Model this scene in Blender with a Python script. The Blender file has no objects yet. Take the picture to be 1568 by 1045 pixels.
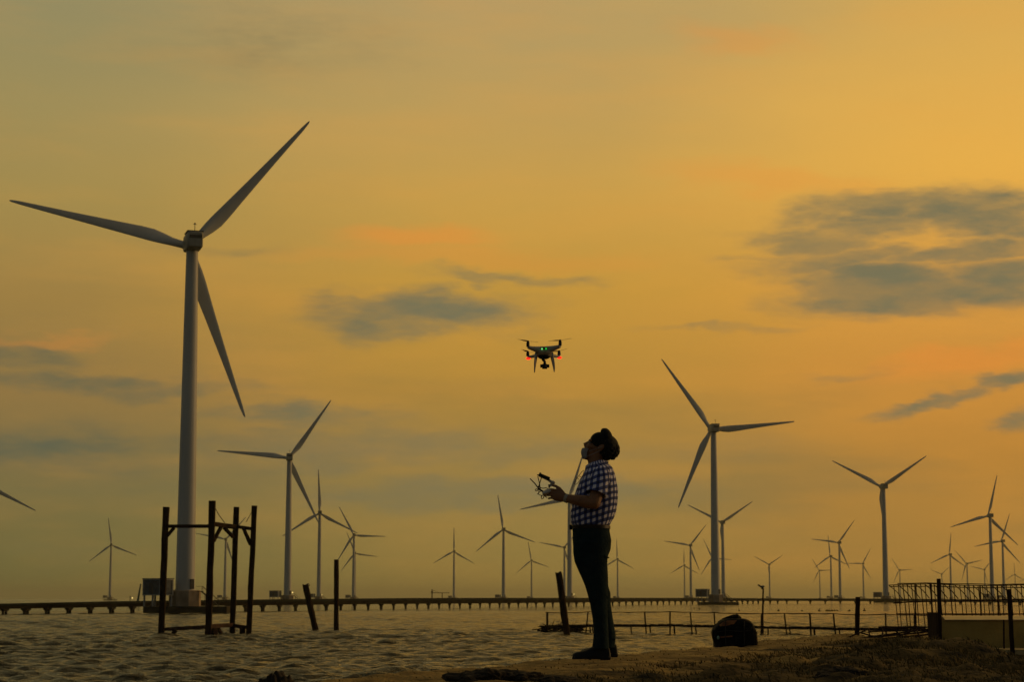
import bpy, bmesh, math, random
import numpy as np
from mathutils import Vector, Matrix, Euler
random.seed(7); rng = np.random.default_rng(7)
R = math.radians; PI = math.pi
scene = bpy.context.scene
col = scene.collection

# ------------------------------------------------------------------ camera
W0, H0 = 1568.0, 1045.0
F = 3049.0                                   # focal length in photo pixels
CAMZ = 3.3                                   # eye height above the water
PITCH = math.atan((917.0 - H0/2)/F)
cd = bpy.data.cameras.new('camera'); cam = bpy.data.objects.new('camera', cd); col.objects.link(cam)
cd.sensor_width = 36; cd.lens = F/W0*36; cd.clip_start = 0.1; cd.clip_end = 60000
cam.location = (0, 0, CAMZ); cam.rotation_euler = (PI/2 + PITCH, 0, 0)
scene.camera = cam
cd.dof.use_dof = True; cd.dof.focus_distance = 14.6; cd.dof.aperture_fstop = 11

def ray(px, py):
    x, y = (px - W0/2)/F, (H0/2 - py)/F
    c, s = math.cos(PITCH), math.sin(PITCH)
    return Vector((x, c - y*s, s + y*c))
def at(px, py, Y):                           # a measured photo point at distance Y in front of the eye
    d = ray(px, py); return Vector((0, 0, CAMZ)) + d*(Y/d.y)
def on_z(px, py, z=0.0):                     # where that sight line meets height z
    d = ray(px, py); return Vector((0, 0, CAMZ)) + d*((z - CAMZ)/d.z)
def azel(px, py):
    d = ray(px, py); return math.atan2(d.x, d.y), math.atan2(d.z, math.hypot(d.x, d.y))
def lin(c):
    return tuple((v/255/12.92 if v/255 <= .04045 else ((v/255 + .055)/1.055)**2.4) for v in c) + (1,)

# ------------------------------------------------------------------ sky
world = bpy.data.worlds.new('World'); scene.world = world; world.use_nodes = True
nt = world.node_tree; nt.nodes.clear(); N = nt.nodes; L = nt.links
def mth(op, a, b=None, c=None, clamp=False):
    n = N.new('ShaderNodeMath'); n.operation = op; n.use_clamp = clamp
    for i, v in enumerate((a, b, c)):
        if v is None: continue
        if isinstance(v, (int, float)): n.inputs[i].default_value = v
        else: L.new(v, n.inputs[i])
    return n.outputs[0]
def mixc(f, a, b, mode='MIX'):
    n = N.new('ShaderNodeMix'); n.data_type = 'RGBA'; n.blend_type = mode
    for s, v in ((n.inputs['Factor'], f), (n.inputs[6], a), (n.inputs[7], b)):
        if isinstance(v, (int, float)): s.default_value = v
        elif isinstance(v, tuple): s.default_value = v
        else: L.new(v, s)
    return n.outputs[2]
def smooth(v, a, b):
    n = N.new('ShaderNodeMapRange'); n.interpolation_type = 'SMOOTHSTEP'
    L.new(v, n.inputs[0]); n.inputs[1].default_value = a; n.inputs[2].default_value = b
    return n.outputs[0]
tc = N.new('ShaderNodeTexCoord'); nrm = N.new('ShaderNodeVectorMath'); nrm.operation = 'NORMALIZE'
L.new(tc.outputs['Generated'], nrm.inputs[0])
sp = N.new('ShaderNodeSeparateXYZ'); L.new(nrm.outputs[0], sp.inputs[0])
az = mth('ARCTAN2', sp.outputs[0], sp.outputs[1]); el = mth('ARCSINE', sp.outputs[2])
cmb = N.new('ShaderNodeCombineXYZ'); L.new(az, cmb.inputs[0]); L.new(el, cmb.inputs[1])
def noise(scale, detail=4, rough=.55, stretch=(1, 4), off=0.0):
    m = N.new('ShaderNodeMapping'); m.inputs['Scale'].default_value = (stretch[0], stretch[1], 1)
    m.inputs['Location'].default_value = (off, off*.7, off)
    m.inputs['Rotation'].default_value = (0, 0, R(-5))
    L.new(cmb.outputs[0], m.inputs[0])
    n = N.new('ShaderNodeTexNoise'); n.inputs['Scale'].default_value = scale
    n.inputs['Detail'].default_value = detail; n.inputs['Roughness'].default_value = rough
    L.new(m.outputs[0], n.inputs[0]); return n
SKYG = 1.0
def column(px, stops):
    r = N.new('ShaderNodeValToRGB'); L.new(mth('DIVIDE', el, 0.5), r.inputs[0])
    pts = sorted((max(0, azel(px, y)[1]/0.5), c) for y, c in stops)
    e = r.color_ramp.elements
    for i, (p, c) in enumerate(pts):
        q = e[i] if i < 2 else e.new(p)
        q.position = p
    for i, (p, c) in enumerate(pts): e[i].position = p; e[i].color = lin(c)
    return r.outputs[0]
SKY_L = [(0,(148,138,96)),(150,(157,140,88)),(300,(163,138,76)),(450,(160,127,66)),(600,(144,116,66)),(750,(120,108,66)),(916,(108,103,54))]
SKY_C = [(0,(176,152,100)),(150,(188,155,90)),(300,(200,156,74)),(450,(194,147,58)),(600,(178,134,56)),(750,(150,124,66)),(850,(148,123,62)),(916,(146,123,60))]
SKY_R = [(0,(214,168,84)),(120,(224,172,80)),(250,(232,174,74)),(400,(218,156,66)),(550,(207,142,58)),(700,(186,130,53)),(850,(172,126,56)),(916,(164,126,56))]
cl, cc, cr = column(0, SKY_L), column(784, SKY_C), column(1568, SKY_R)
aL, aR = azel(0, 800)[0], azel(1568, 800)[0]
nz0 = noise(6, 3, .5, (1, 3), 3.1)
azw = mth('ADD', az, mth('MULTIPLY', mth('SUBTRACT', nz0.outputs[0], .5), .14))
base = mixc(smooth(azw, 0.0, aR), mixc(smooth(azw, aL, 0.0), cl, cc), cr)
# broad uneven streaks of warmer and duller air
st = noise(9, 5, .55, (1, 5), 1.7)
base = mixc(mth('MULTIPLY', smooth(st.outputs[0], .40, .80), .16), base, lin((236,160,62)))
st2 = noise(6, 4, .55, (1, 5), 8.3)
lowm = smooth(el, .22, .03)
base = mixc(mth('MULTIPLY', mth('MULTIPLY', smooth(st2.outputs[0], .47, .72), lowm), .34), base, lin((104,102,68)))
# clouds: (x, y, half width, half height, tilt, strength) measured on the photograph, placed on the sky sphere
warp = noise(16, 4, .6, (1, 3.0), 5.0)
wv = N.new('ShaderNodeVectorMath'); wv.operation = 'MULTIPLY_ADD'
L.new(warp.outputs['Color'], wv.inputs[0]); wv.inputs[1].default_value = (.075, .028, 0)
wo = N.new('ShaderNodeVectorMath'); wo.operation = 'SUBTRACT'; L.new(cmb.outputs[0], wo.inputs[0]); wo.inputs[1].default_value = (.0375, .014, 0)
L.new(wo.outputs[0], wv.inputs[2])
def blob(px, py, rx, ry, tilt=0, s=1.0):
    a, e = azel(px, py)
    m = N.new('ShaderNodeMapping'); m.vector_type = 'TEXTURE'
    m.inputs['Location'].default_value = (a, e, 0); m.inputs['Rotation'].default_value = (0, 0, R(tilt))
    m.inputs['Scale'].default_value = (rx/F, ry/F, 1); L.new(wv.outputs[0], m.inputs[0])
    ln = N.new('ShaderNodeVectorMath'); ln.operation = 'LENGTH'; L.new(m.outputs[0], ln.inputs[0])
    return mth('MULTIPLY', smooth(ln.outputs['Value'], 1.35, .25), s)
def total(bl):
    t = None
    for b in bl:
        v = blob(*b); t = v if t is None else mth('MAXIMUM', t, v)
    return t
dense = total([(1340,320,160,30,3,.85),(1490,325,160,40,-4,.95),(1245,372,100,34,0,.85),(1330,440,150,40,-4,.95),(1300,400,170,24,4,.75),(1470,385,180,22,10,.85),
               (1385,447,190,38,4,1.0),(1545,425,150,42,8,.95),(1180,405,90,12,0,.4),
               (650,480,200,40,2,.95),(770,424,130,13,-3,.55),(600,505,110,22,0,.7),(1440,612,120,14,12,.75),(1530,582,60,16,10,.8),
               (1120,505,110,8,0,.35),(1568,642,60,22,10,.7),(150,588,290,20,-2,.55),(20,540,130,24,-6,.5),(470,640,190,24,0,.6),(1330,352,200,22,2,.62),
               (30,690,220,24,2,.52),(330,382,120,12,0,.25),(1300,575,90,8,4,.3)])
veil = total([(560,690,430,36,1,.6),(720,757,380,30,0,.65),(90,690,220,50,0,.5),(1000,690,260,22,0,.25),(250,720,300,40,0,.3),(420,60,260,70,0,.25)])
glow = total([(1500,548,150,24,10,.62),(640,366,150,20,0,.6),(1140,60,130,26,-8,.35),(1170,275,190,24,-6,.35),(700,395,300,20,0,.3),(60,520,120,10,0,.3)])
wisp = noise(30, 6, .62, (1, 3.4), 2.0)
wf = smooth(wisp.outputs[0], .30, .62)
base = mixc(mth('MULTIPLY', glow, .75), base, lin((232,140,54)))
leftness = smooth(az, azel(700, 800)[0], azel(150, 800)[0])
cloudc = mixc(leftness, lin((117,112,84)), lin((90,95,76)))
fib = noise(27, 5, .55, (1, 3.2), 11.0)
ragged = mth('ADD', mth('MULTIPLY', mth('SUBTRACT', wisp.outputs[0], .5), 1.0), mth('MULTIPLY', mth('SUBTRACT', fib.outputs[0], .5), .22))
inner = mth('ADD', mth('MULTIPLY', smooth(fib.outputs[0], .32, .66), .24), .76)
def soften(t, a, b): return smooth(mth('ADD', t, mth('MULTIPLY', ragged, smooth(t, 0.0, .35))), a, b)
base = mixc(mth('MULTIPLY', soften(veil, -.05, .95), .72), base, cloudc)
base = mixc(mth('MULTIPLY', mth('MULTIPLY', soften(dense, -.14, 1.04), inner), 1.0), base, cloudc)
# away from the sunset side the dusk sky takes over
sky = N.new('ShaderNodeTexSky'); sky.sky_type = 'NISHITA'; sky.sun_disc = False
SUN_EL, SUN_AZ = R(7), R(70)
sky.sun_elevation = SUN_EL; sky.sun_rotation = SUN_AZ; sky.dust_density = 3
dusk = mixc(1.0, sky.outputs[0], (.020, .0195, .018, 1), 'MULTIPLY')
dusk = mixc(1.0, dusk, (.038, .036, .030, 1), 'ADD')
absaz = mth('ABSOLUTE', mth('SUBTRACT', az, R(12)))
front = mth('MULTIPLY', smooth(absaz, R(100), R(30)), smooth(el, R(72), R(28)))
full = mixc(front, dusk, base)
bg = N.new('ShaderNodeBackground'); L.new(full, bg.inputs[0]); bg.inputs[1].default_value = 1.04
out = N.new('ShaderNodeOutputWorld'); L.new(bg.outputs[0], out.inputs[0])

# ------------------------------------------------------------------ sun
sd = bpy.data.lights.new('sun', 'SUN'); sun = bpy.data.objects.new('sun', sd); col.objects.link(sun)
sd.energy = 0.5; sd.angle = R(9); sd.color = (1.0, .62, .26)
v = Vector((math.sin(SUN_AZ)*math.cos(SUN_EL), math.cos(SUN_AZ)*math.cos(SUN_EL), math.sin(SUN_EL)))
sun.rotation_euler = v.to_track_quat('Z', 'Y').to_euler()
scene.view_settings.view_transform = 'Standard'; scene.view_settings.look = 'None'
scene.view_settings.exposure = 0; scene.view_settings.gamma = 1

# ------------------------------------------------------------------ materials
def mat(name, c1, c2=None, scale=3.0, rough=.7, bump=0.0, bscale=None, metallic=0.0, stretch=(1, 1, 1), detail=5, lo=.35, hi=.65, spec=.3, bdist=.02):
    m = bpy.data.materials.new(name); m.use_nodes = True
    t = m.node_tree; b = t.nodes['Principled BSDF']
    b.inputs['Roughness'].default_value = rough; b.inputs['Metallic'].default_value = metallic
    b.inputs['Specular IOR Level'].default_value = spec
    c2 = c2 or tuple(v*.7 for v in c1)
    tcn = t.nodes.new('ShaderNodeTexCoord'); mp = t.nodes.new('ShaderNodeMapping'); mp.inputs['Scale'].default_value = stretch
    t.links.new(tcn.outputs['Object'], mp.inputs[0])
    n = t.nodes.new('ShaderNodeTexNoise'); n.inputs['Scale'].default_value = scale; n.inputs['Detail'].default_value = detail
    t.links.new(mp.outputs[0], n.inputs[0])
    r = t.nodes.new('ShaderNodeValToRGB'); r.color_ramp.elements[0].position = lo; r.color_ramp.elements[1].position = hi
    r.color_ramp.elements[0].color = (*c1, 1); r.color_ramp.elements[1].color = (*c2, 1)
    t.links.new(n.outputs[0], r.inputs[0]); t.links.new(r.outputs[0], b.inputs['Base Color'])
    if bump:
        n2 = t.nodes.new('ShaderNodeTexNoise'); n2.inputs['Scale'].default_value = bscale or scale*4; n2.inputs['Detail'].default_value = 6
        t.links.new(mp.outputs[0], n2.inputs[0])
        bp = t.nodes.new('ShaderNodeBump'); bp.inputs['Strength'].default_value = bump; bp.inputs['Distance'].default_value = bdist
        t.links.new(n2.outputs[0], bp.inputs['Height']); t.links.new(bp.outputs[0], b.inputs['Normal'])
    return m
def emis(name, c, s):
    m = bpy.data.materials.new(name); m.use_nodes = True
    b = m.node_tree.nodes['Principled BSDF']; b.inputs['Base Color'].default_value = (*c, 1)
    b.inputs['Emission Color'].default_value = (*c, 1); b.inputs['Emission Strength'].default_value = s
    n = m.node_tree.nodes.new('ShaderNodeTexNoise'); n.inputs['Scale'].default_value = 40
    mr = m.node_tree.nodes.new('ShaderNodeMapRange'); mr.inputs[3].default_value = s*.9; mr.inputs[4].default_value = s*1.1
    m.node_tree.links.new(n.outputs[0], mr.inputs[0]); m.node_tree.links.new(mr.outputs[0], b.inputs['Emission Strength'])
    return m
M = {}
M['tower'] = mat('turbine_paint', (.58,.57,.52), (.50,.49,.44), .15, .45, stretch=(1,1,.2))
M['blade'] = mat('blade_paint', (.62,.62,.58), (.55,.55,.51), .2, .4)
M['nacelle'] = mat('nacelle_paint', (.34,.33,.28), (.26,.25,.2), .5, .5)
M['dark_trim'] = mat('dark_trim', (.05,.05,.05), (.08,.07,.06), 2, .6)
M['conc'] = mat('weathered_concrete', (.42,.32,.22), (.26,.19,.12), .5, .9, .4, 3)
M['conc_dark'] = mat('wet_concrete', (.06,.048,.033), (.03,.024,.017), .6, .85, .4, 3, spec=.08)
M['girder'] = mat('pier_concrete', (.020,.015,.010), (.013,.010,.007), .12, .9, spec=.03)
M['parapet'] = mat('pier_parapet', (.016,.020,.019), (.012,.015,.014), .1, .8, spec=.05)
M['steel'] = mat('dark_steel', (.05,.055,.06), (.03,.03,.03), 4, .5, metallic=.3)
M['cabin'] = mat('cabin_panel', (.09,.11,.12), (.05,.06,.07), 1, .6)
M['cabin_frame'] = mat('cabin_frame', (.38,.38,.36), (.26,.26,.24), 1, .6)
M['timber'] = mat('wet_timber', (.055,.030,.018), (.022,.013,.009), 3, .9, .8, 8, stretch=(3,3,.4), spec=.08)
M['timber_red'] = mat('red_timber', (.085,.032,.018), (.035,.018,.012), 3, .85, .8, 8)
M['rust'] = mat('rusty_rebar', (.055,.028,.018), (.03,.018,.014), 20, .9, spec=.1)
M['rock'] = mat('dark_rock', (.06,.045,.028), (.02,.016,.012), 5, .95, 1.0, 9)

# ------------------------------------------------------------------ helpers
def tag(o, label=None, cat=None, group=None, kind=None):
    if label: o['label'] = label
    if cat: o['category'] = cat
    if group: o['group'] = group
    if kind: o['kind'] = kind
    return o
def empty(name, loc, label=None, cat=None, group=None):
    o = bpy.data.objects.new(name, None); col.objects.link(o); o.location = loc
    o.empty_display_size = .2
    return tag(o, label, cat, group)
class MB:
    def __init__(s): s.v = []; s.f = []
    def add(s, vs, fs):
        k = len(s.v); s.v += [tuple(p) for p in vs]; s.f += [tuple(k + i for i in f) for f in fs]; return s
    def box(s, c, d, rot=None):
        c = Vector(c); h = [x/2 for x in d]
        vs = [Vector((sx*h[0], sy*h[1], sz*h[2])) for sx in (-1, 1) for sy in (-1, 1) for sz in (-1, 1)]
        if rot is not None: vs = [rot @ v for v in vs]
        return s.add([c + v for v in vs], [(0,1,3,2),(4,6,7,5),(0,4,5,1),(2,3,7,6),(0,2,6,4),(1,5,7,3)])
    def rings(s, rings, cap=True):
        n = len(rings[0]); k = len(s.v)
        for r in rings: s.v += [tuple(p) for p in r]
        for i in range(len(rings) - 1):
            for j in range(n):
                a, b = k + i*n + j, k + i*n + (j + 1) % n
                s.f.append((a, b, b + n, a + n))
        if cap:
            s.f.append(tuple(k + j for j in reversed(range(n)))); s.f.append(tuple(k + (len(rings) - 1)*n + j for j in range(n)))
        return s
    def tube(s, pts, rad, n=8, square=False, cap=True, flat=1.0):
        pts = [Vector(p) for p in pts]
        if isinstance(rad, (int, float)): rad = [rad]*len(pts)
        rs = []; ref = None
        for i, p in enumerate(pts):
            a = pts[max(0, i - 1)]; b = pts[min(len(pts) - 1, i + 1)]; t = (b - a).normalized()
            if ref is None:
                ref = Vector((0, 0, 1)) if abs(t.z) < .9 else Vector((1, 0, 0))
            u = (ref - t*ref.dot(t)).normalized(); w = t.cross(u); ref = u
            off = PI/4 if square else 0
            rs.append([p + (u*math.cos(off + 2*PI*j/n)*flat + w*math.sin(off + 2*PI*j/n))*rad[i] for j in range(n)])
        return s.rings(rs, cap)
    def bar(s, a, b, w, w2=None):             # square section timber from a to b, w wide
        return s.tube([a, b], [w*.7071, (w2 or w)*.7071], 4, True)
    def cyl(s, c, r, h, n=16, r2=None):
        c = Vector(c); return s.tube([c, c + Vector((0, 0, h))], [r, r if r2 is None else r2], n)
    def ell(s, c, r, seg=16, rg=10, rot=None):
        c = Vector(c); vs = []; fs = []
        for i in range(1, rg):
            ph = PI*i/rg
            for j in range(seg):
                th = 2*PI*j/seg; q = Vector((r[0]*math.sin(ph)*math.cos(th), r[1]*math.sin(ph)*math.sin(th), r[2]*math.cos(ph)))
                vs.append(c + (rot @ q if rot is not None else q))
        t = Vector((0, 0, r[2])); t = rot @ t if rot is not None else t
        vs += [c + t, c - t]; a, b = len(vs) - 2, len(vs) - 1
        for i in range(rg - 2):
            for j in range(seg):
                p, q = i*seg + j, i*seg + (j + 1) % seg; fs.append((p, p + seg, q + seg, q))
        for j in range(seg):
            fs.append((a, j, (j + 1) % seg)); fs.append((b, (rg - 2)*seg + (j + 1) % seg, (rg - 2)*seg + j))
        return s.add(vs, fs)
    def mesh(s, name):
        me = bpy.data.meshes.new(name); me.from_pydata(s.v, [], s.f); me.update()
        bm = bmesh.new(); bm.from_mesh(me); bmesh.ops.recalc_face_normals(bm, faces=bm.faces); bm.to_mesh(me); bm.free()
        return me
    def build(s, name, m, parent=None, smooth=False, bevel=0, loc=None):
        me = s.mesh(name); me.materials.append(m)
        o = bpy.data.objects.new(name, me); col.objects.link(o)
        if parent is not None:
            o.parent = parent
        if loc is not None: o.location = loc
        if smooth: shade(me)
        if bevel:
            b = o.modifiers.new('bevel', 'BEVEL'); b.width = bevel; b.segments = 2; b.limit_method = 'ANGLE'
        return o
def shade(me, ang=40):
    me.polygons.foreach_set('use_smooth', [True]*len(me.polygons))
    bm = bmesh.new(); bm.from_mesh(me)
    for e in bm.edges:
        if len(e.link_faces) == 2 and e.calc_face_angle(0) > R(ang): e.smooth = False
    bm.to_mesh(me); bm.free()
def copy_thing(root, name=None):
    r = root.copy(); col.objects.link(r)
    for ch in [o for o in col.objects if o.parent == root]:
        c = ch.copy(); col.objects.link(c); c.parent = r
        for g in [o for o in col.objects if o.parent == ch]:
            d = g.copy(); col.objects.link(d); d.parent = c
    return r
def remesh(mb, name, m, parent, voxel, it=4, fac=.5, loc=(0, 0, 0)):
    """join overlapping shapes into one continuous skin"""
    loc = Vector(loc)
    me = mb.mesh(name + '_raw'); me.transform(Matrix.Translation(-loc))
    t = bpy.data.objects.new('tmp', me); col.objects.link(t)
    r = t.modifiers.new('r', 'REMESH'); r.mode = 'VOXEL'; r.voxel_size = voxel; r.use_smooth_shade = True
    if it:
        s = t.modifiers.new('s', 'SMOOTH'); s.iterations = it; s.factor = fac
    dg = bpy.context.evaluated_depsgraph_get(); nm = bpy.data.meshes.new_from_object(t.evaluated_get(dg))
    bpy.data.objects.remove(t); bpy.data.meshes.remove(me)
    nm.name = name; nm.materials.clear(); nm.materials.append(m)
    nm.polygons.foreach_set('use_smooth', [True]*len(nm.polygons))
    o = bpy.data.objects.new(name, nm); col.objects.link(o); o.parent = parent; o.location = loc
    return o

# ------------------------------------------------------------------ water: one sheet with real waves
def water():
    rows = [4.0]
    while rows[-1] < 30000:
        r = rows[-1]
        rows.append(r + (1.2 if r < 62 else max(.17, r*.0015) if r < 520 else r*.03))
    rows = np.array(rows)
    ang = np.concatenate([np.linspace(-100, -19, 40)[:-1], np.linspace(-19, 19, 400), np.linspace(19, 100, 40)[1:]])*PI/180
    A, Rr = np.meshgrid(ang, rows); X = Rr*np.sin(A); Y = Rr*np.cos(A); Z = np.zeros_like(X)
    g = np.random.default_rng(3)
    step = np.gradient(rows)[:, None]
    for i in range(60):
        lam = 0.55*(6.5/0.55)**g.random(); k = 2*PI/lam; th = R(-84) + g.normal()*.34
        a = .0155*lam**.62*(.6 + .8*g.random())*math.exp(-(lam/4.5)**2*.8)
        fade = np.clip((lam/step - 2.2)/3, 0, 1)
        ph = k*(X*math.cos(th) + Y*math.sin(th)) + g.random()*6.28
        s = np.sin(ph + .6*np.sin(.13*X + .09*Y + i))
        Z += fade*a*(s + .35*(s*s - .5))
    # gusts: calmer and rougher patches
    gst = .75 + .35*np.sin(X*.05 + 1.3*np.sin(Y*.021)) * np.sin(Y*.032 + .8*np.sin(X*.033))
    Z *= gst*1.15
    nr, nc = X.shape
    co = np.stack([X, Y, Z], -1).reshape(-1, 3).astype(np.float32)
    idx = np.arange(nr*nc).reshape(nr, nc)
    q = np.stack([idx[:-1, :-1], idx[:-1, 1:], idx[1:, 1:], idx[1:, :-1]], -1).reshape(-1, 4)
    me = bpy.data.meshes.new('water'); me.vertices.add(len(co)); me.vertices.foreach_set('co', co.ravel())
    me.loops.add(q.size); me.loops.foreach_set('vertex_index', q.ravel().astype(np.int32))
    me.polygons.add(len(q)); me.polygons.foreach_set('loop_start', np.arange(0, q.size, 4, dtype=np.int32))
    me.update(calc_edges=True); me.polygons.foreach_set('use_smooth', [True]*len(q))
    m = bpy.data.materials.new('silty_water'); m.use_nodes = True; t = m.node_tree; b = t.nodes['Principled BSDF']
    b.inputs['Base Color'].default_value = (.030, .025, .007, 1); b.inputs['Roughness'].default_value = .08; b.inputs['IOR'].default_value = 1.33
    g1 = t.nodes.new('ShaderNodeNewGeometry'); mp = t.nodes.new('ShaderNodeMapping'); mp.inputs['Scale'].default_value = (.5, 1.15, 1)
    t.links.new(g1.outputs['Position'], mp.inputs[0])
    n1 = t.nodes.new('ShaderNodeTexNoise'); n1.inputs['Scale'].default_value = 2.3; n1.inputs['Detail'].default_value = 5; n1.inputs['Roughness'].default_value = .65
    t.links.new(mp.outputs[0], n1.inputs[0])
    bp = t.nodes.new('ShaderNodeBump'); bp.inputs['Strength'].default_value = 1.0; bp.inputs['Distance'].default_value = .30
    t.links.new(n1.outputs[0], bp.inputs['Height'])
    n2 = t.nodes.new('ShaderNodeTexNoise'); n2.inputs['Scale'].default_value = .35; n2.inputs['Detail'].default_value = 3
    t.links.new(mp.outputs[0], n2.inputs[0])
    bp2 = t.nodes.new('ShaderNodeBump'); bp2.inputs['Strength'].default_value = .9; bp2.inputs['Distance'].default_value = .55
    t.links.new(n2.outputs[0], bp2.inputs['Height']); t.links.new(bp.outputs[0], bp2.inputs['Normal']); t.links.new(bp2.outputs[0], b.inputs['Normal'])
    me.materials.append(m)
    o = bpy.data.objects.new('water', me); col.objects.link(o); tag(o, kind='structure')
water()

# ------------------------------------------------------------------ ground: flat topped dyke running away to the right
GZ = CAMZ - .44
EX0, EY0, ES = -1.05, 10.5, .36              # far edge of the dyke: x = EX0 + (y - EY0)*ES
def edge_s(x, y): return (x - (EX0 + (y - EY0)*ES))/math.sqrt(1 + ES*ES)
def vnoise(x, y, f, seed=0):
    x = x*f; y = y*f; xi = np.floor(x).astype(int); yi = np.floor(y).astype(int); fx = x - xi; fy = y - yi
    fx = fx*fx*(3 - 2*fx); fy = fy*fy*(3 - 2*fy)
    def h(a, b):
        n = (a*374761393 + b*668265263 + seed*974711) & 0x7fffffff
        n = ((n ^ (n >> 13))*1274126177) & 0x7fffffff
        return ((n ^ (n >> 16)) & 0xffff)/65535.0
    return (h(xi, yi)*(1 - fx) + h(xi + 1, yi)*fx)*(1 - fy) + (h(xi, yi + 1)*(1 - fx) + h(xi + 1, yi + 1)*fx)*fy
def ground_z(x, y):
    x = np.asarray(x, float); y = np.asarray(y, float)
    s = edge_s(x, y) + .16*(vnoise(x, y, 1.1, 1) - .5) + .07*(vnoise(x, y, 5, 2) - .5)
    top = GZ + .016*(vnoise(x, y, 11, 12) - .5) + .008*(vnoise(x, y, 24, 13) - .5) + .02*(vnoise(x, y, 5, 3) - .5) + .03*(vnoise(x, y, 1.3, 4) - .5)
    rough = np.clip((s - .9)/.5, 0, 1)
    top = top + rough*(.11*(vnoise(x, y, 2.3, 5) - .55) + .07*(vnoise(x, y, 6, 6) - .5) + .03*(vnoise(x, y, 15, 8) - .5) - .05)
    # the ground falls a little towards the camera side and a low bank rises beside the concrete trough
    bank = np.exp(-((x - 3.75)/.55)**2 - ((y - 18.4)/1.3)**2)*.12 - .14*np.clip((x - 4.15)/.5, 0, 1)*np.clip((y - 15.5)/1.5, 0, 1)
    top = top + bank - .22*np.clip((x - 3.1)/1.2, 0, 1)*np.clip((16.5 - y)/3, 0, 1)
    slope = GZ + np.where(s < 0, s*1.05, 0)
    t = np.clip((s + .10)/.12, 0, 1)
    z = np.where(s > .02, top, np.where(s > -.1, slope*(1 - t) + top*t, slope + .05*(vnoise(x, y, 3, 7) - .5)))
    return np.maximum(z, -1.5)
def ground():
    xs = np.concatenate([np.linspace(-60, -4, 40)[:-1], np.arange(-4, 8, .045), np.linspace(8, 90, 50)])
    ys = np.concatenate([np.linspace(-60, 8, 30)[:-1], np.arange(8, 31, .05), np.linspace(31, 60, 40)])
    X, Y = np.meshgrid(xs, ys); Z = ground_z(X, Y)
    nr, nc = X.shape; co = np.stack([X, Y, Z], -1).reshape(-1, 3).astype(np.float32)
    idx = np.arange(nr*nc).reshape(nr, nc); q = np.stack([idx[:-1, :-1], idx[:-1, 1:], idx[1:, 1:], idx[1:, :-1]], -1).reshape(-1, 4)
    me = bpy.data.meshes.new('ground'); me.vertices.add(len(co)); me.vertices.foreach_set('co', co.ravel())
    me.loops.add(q.size); me.loops.foreach_set('vertex_index', q.ravel().astype(np.int32))
    me.polygons.add(len(q)); me.polygons.foreach_set('loop_start', np.arange(0, q.size, 4, dtype=np.int32)); me.update(calc_edges=True)
    me.polygons.foreach_set('use_smooth', [True]*len(q))
    gm = mat('earth_and_turf', (.44,.30,.09), (.16,.105,.032), 4.2, .95, 1.0, 26, bdist=.03); t = gm.node_tree
    b = t.nodes['Principled BSDF']; cr_ = b.inputs['Base Color'].links[0].from_node
    gp = t.nodes.new('ShaderNodeNewGeometry'); dp = t.nodes.new('ShaderNodeVectorMath'); dp.operation = 'DOT_PRODUCT'
    t.links.new(gp.outputs['Position'], dp.inputs[0]); k_ = 1/math.sqrt(1 + ES*ES); dp.inputs[1].default_value = (k_, -ES*k_, 0)
    def nz_(sc, d=5):
        n_ = t.nodes.new('ShaderNodeTexNoise'); n_.inputs['Scale'].default_value = sc; n_.inputs['Detail'].default_value = d
        t.links.new(gp.outputs['Position'], n_.inputs[0]); return n_.outputs[0]
    def mr_(v_, a_, b_, c_, d_):
        n_ = t.nodes.new('ShaderNodeMapRange'); n_.interpolation_type = 'SMOOTHSTEP'; t.links.new(v_, n_.inputs[0])
        for q_, w_ in zip(range(1, 5), (a_, b_, c_, d_)): n_.inputs[q_].default_value = w_
        return n_.outputs[0]
    ad = t.nodes.new('ShaderNodeMath'); ad.operation = 'ADD'; t.links.new(dp.outputs['Value'], ad.inputs[0]); t.links.new(mr_(nz_(1.7), .25, .75, -.75, .75), ad.inputs[1])
    s0 = k_*(-EX0 + EY0*ES)
    turf = t.nodes.new('ShaderNodeValToRGB'); turf.color_ramp.elements[0].color = (.016,.012,.005,1); turf.color_ramp.elements[0].position = .40
    turf.color_ramp.elements[1].color = (.16,.108,.032,1); turf.color_ramp.elements[1].position = .66
    t.links.new(nz_(4.2, 8), turf.inputs[0])
    mx = t.nodes.new('ShaderNodeMix'); mx.data_type = 'RGBA'; t.links.new(mr_(ad.outputs[0], .80 - s0, 1.35 - s0, 0, 1), mx.inputs['Factor'])
    t.links.new(cr_.outputs[0], mx.inputs[6]); t.links.new(turf.outputs[0], mx.inputs[7]); t.links.new(mx.outputs[2], b.inputs['Base Color'])
    me.materials.append(gm)
    o = bpy.data.objects.new('ground', me); col.objects.link(o); tag(o, kind='structure')
ground()

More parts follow.
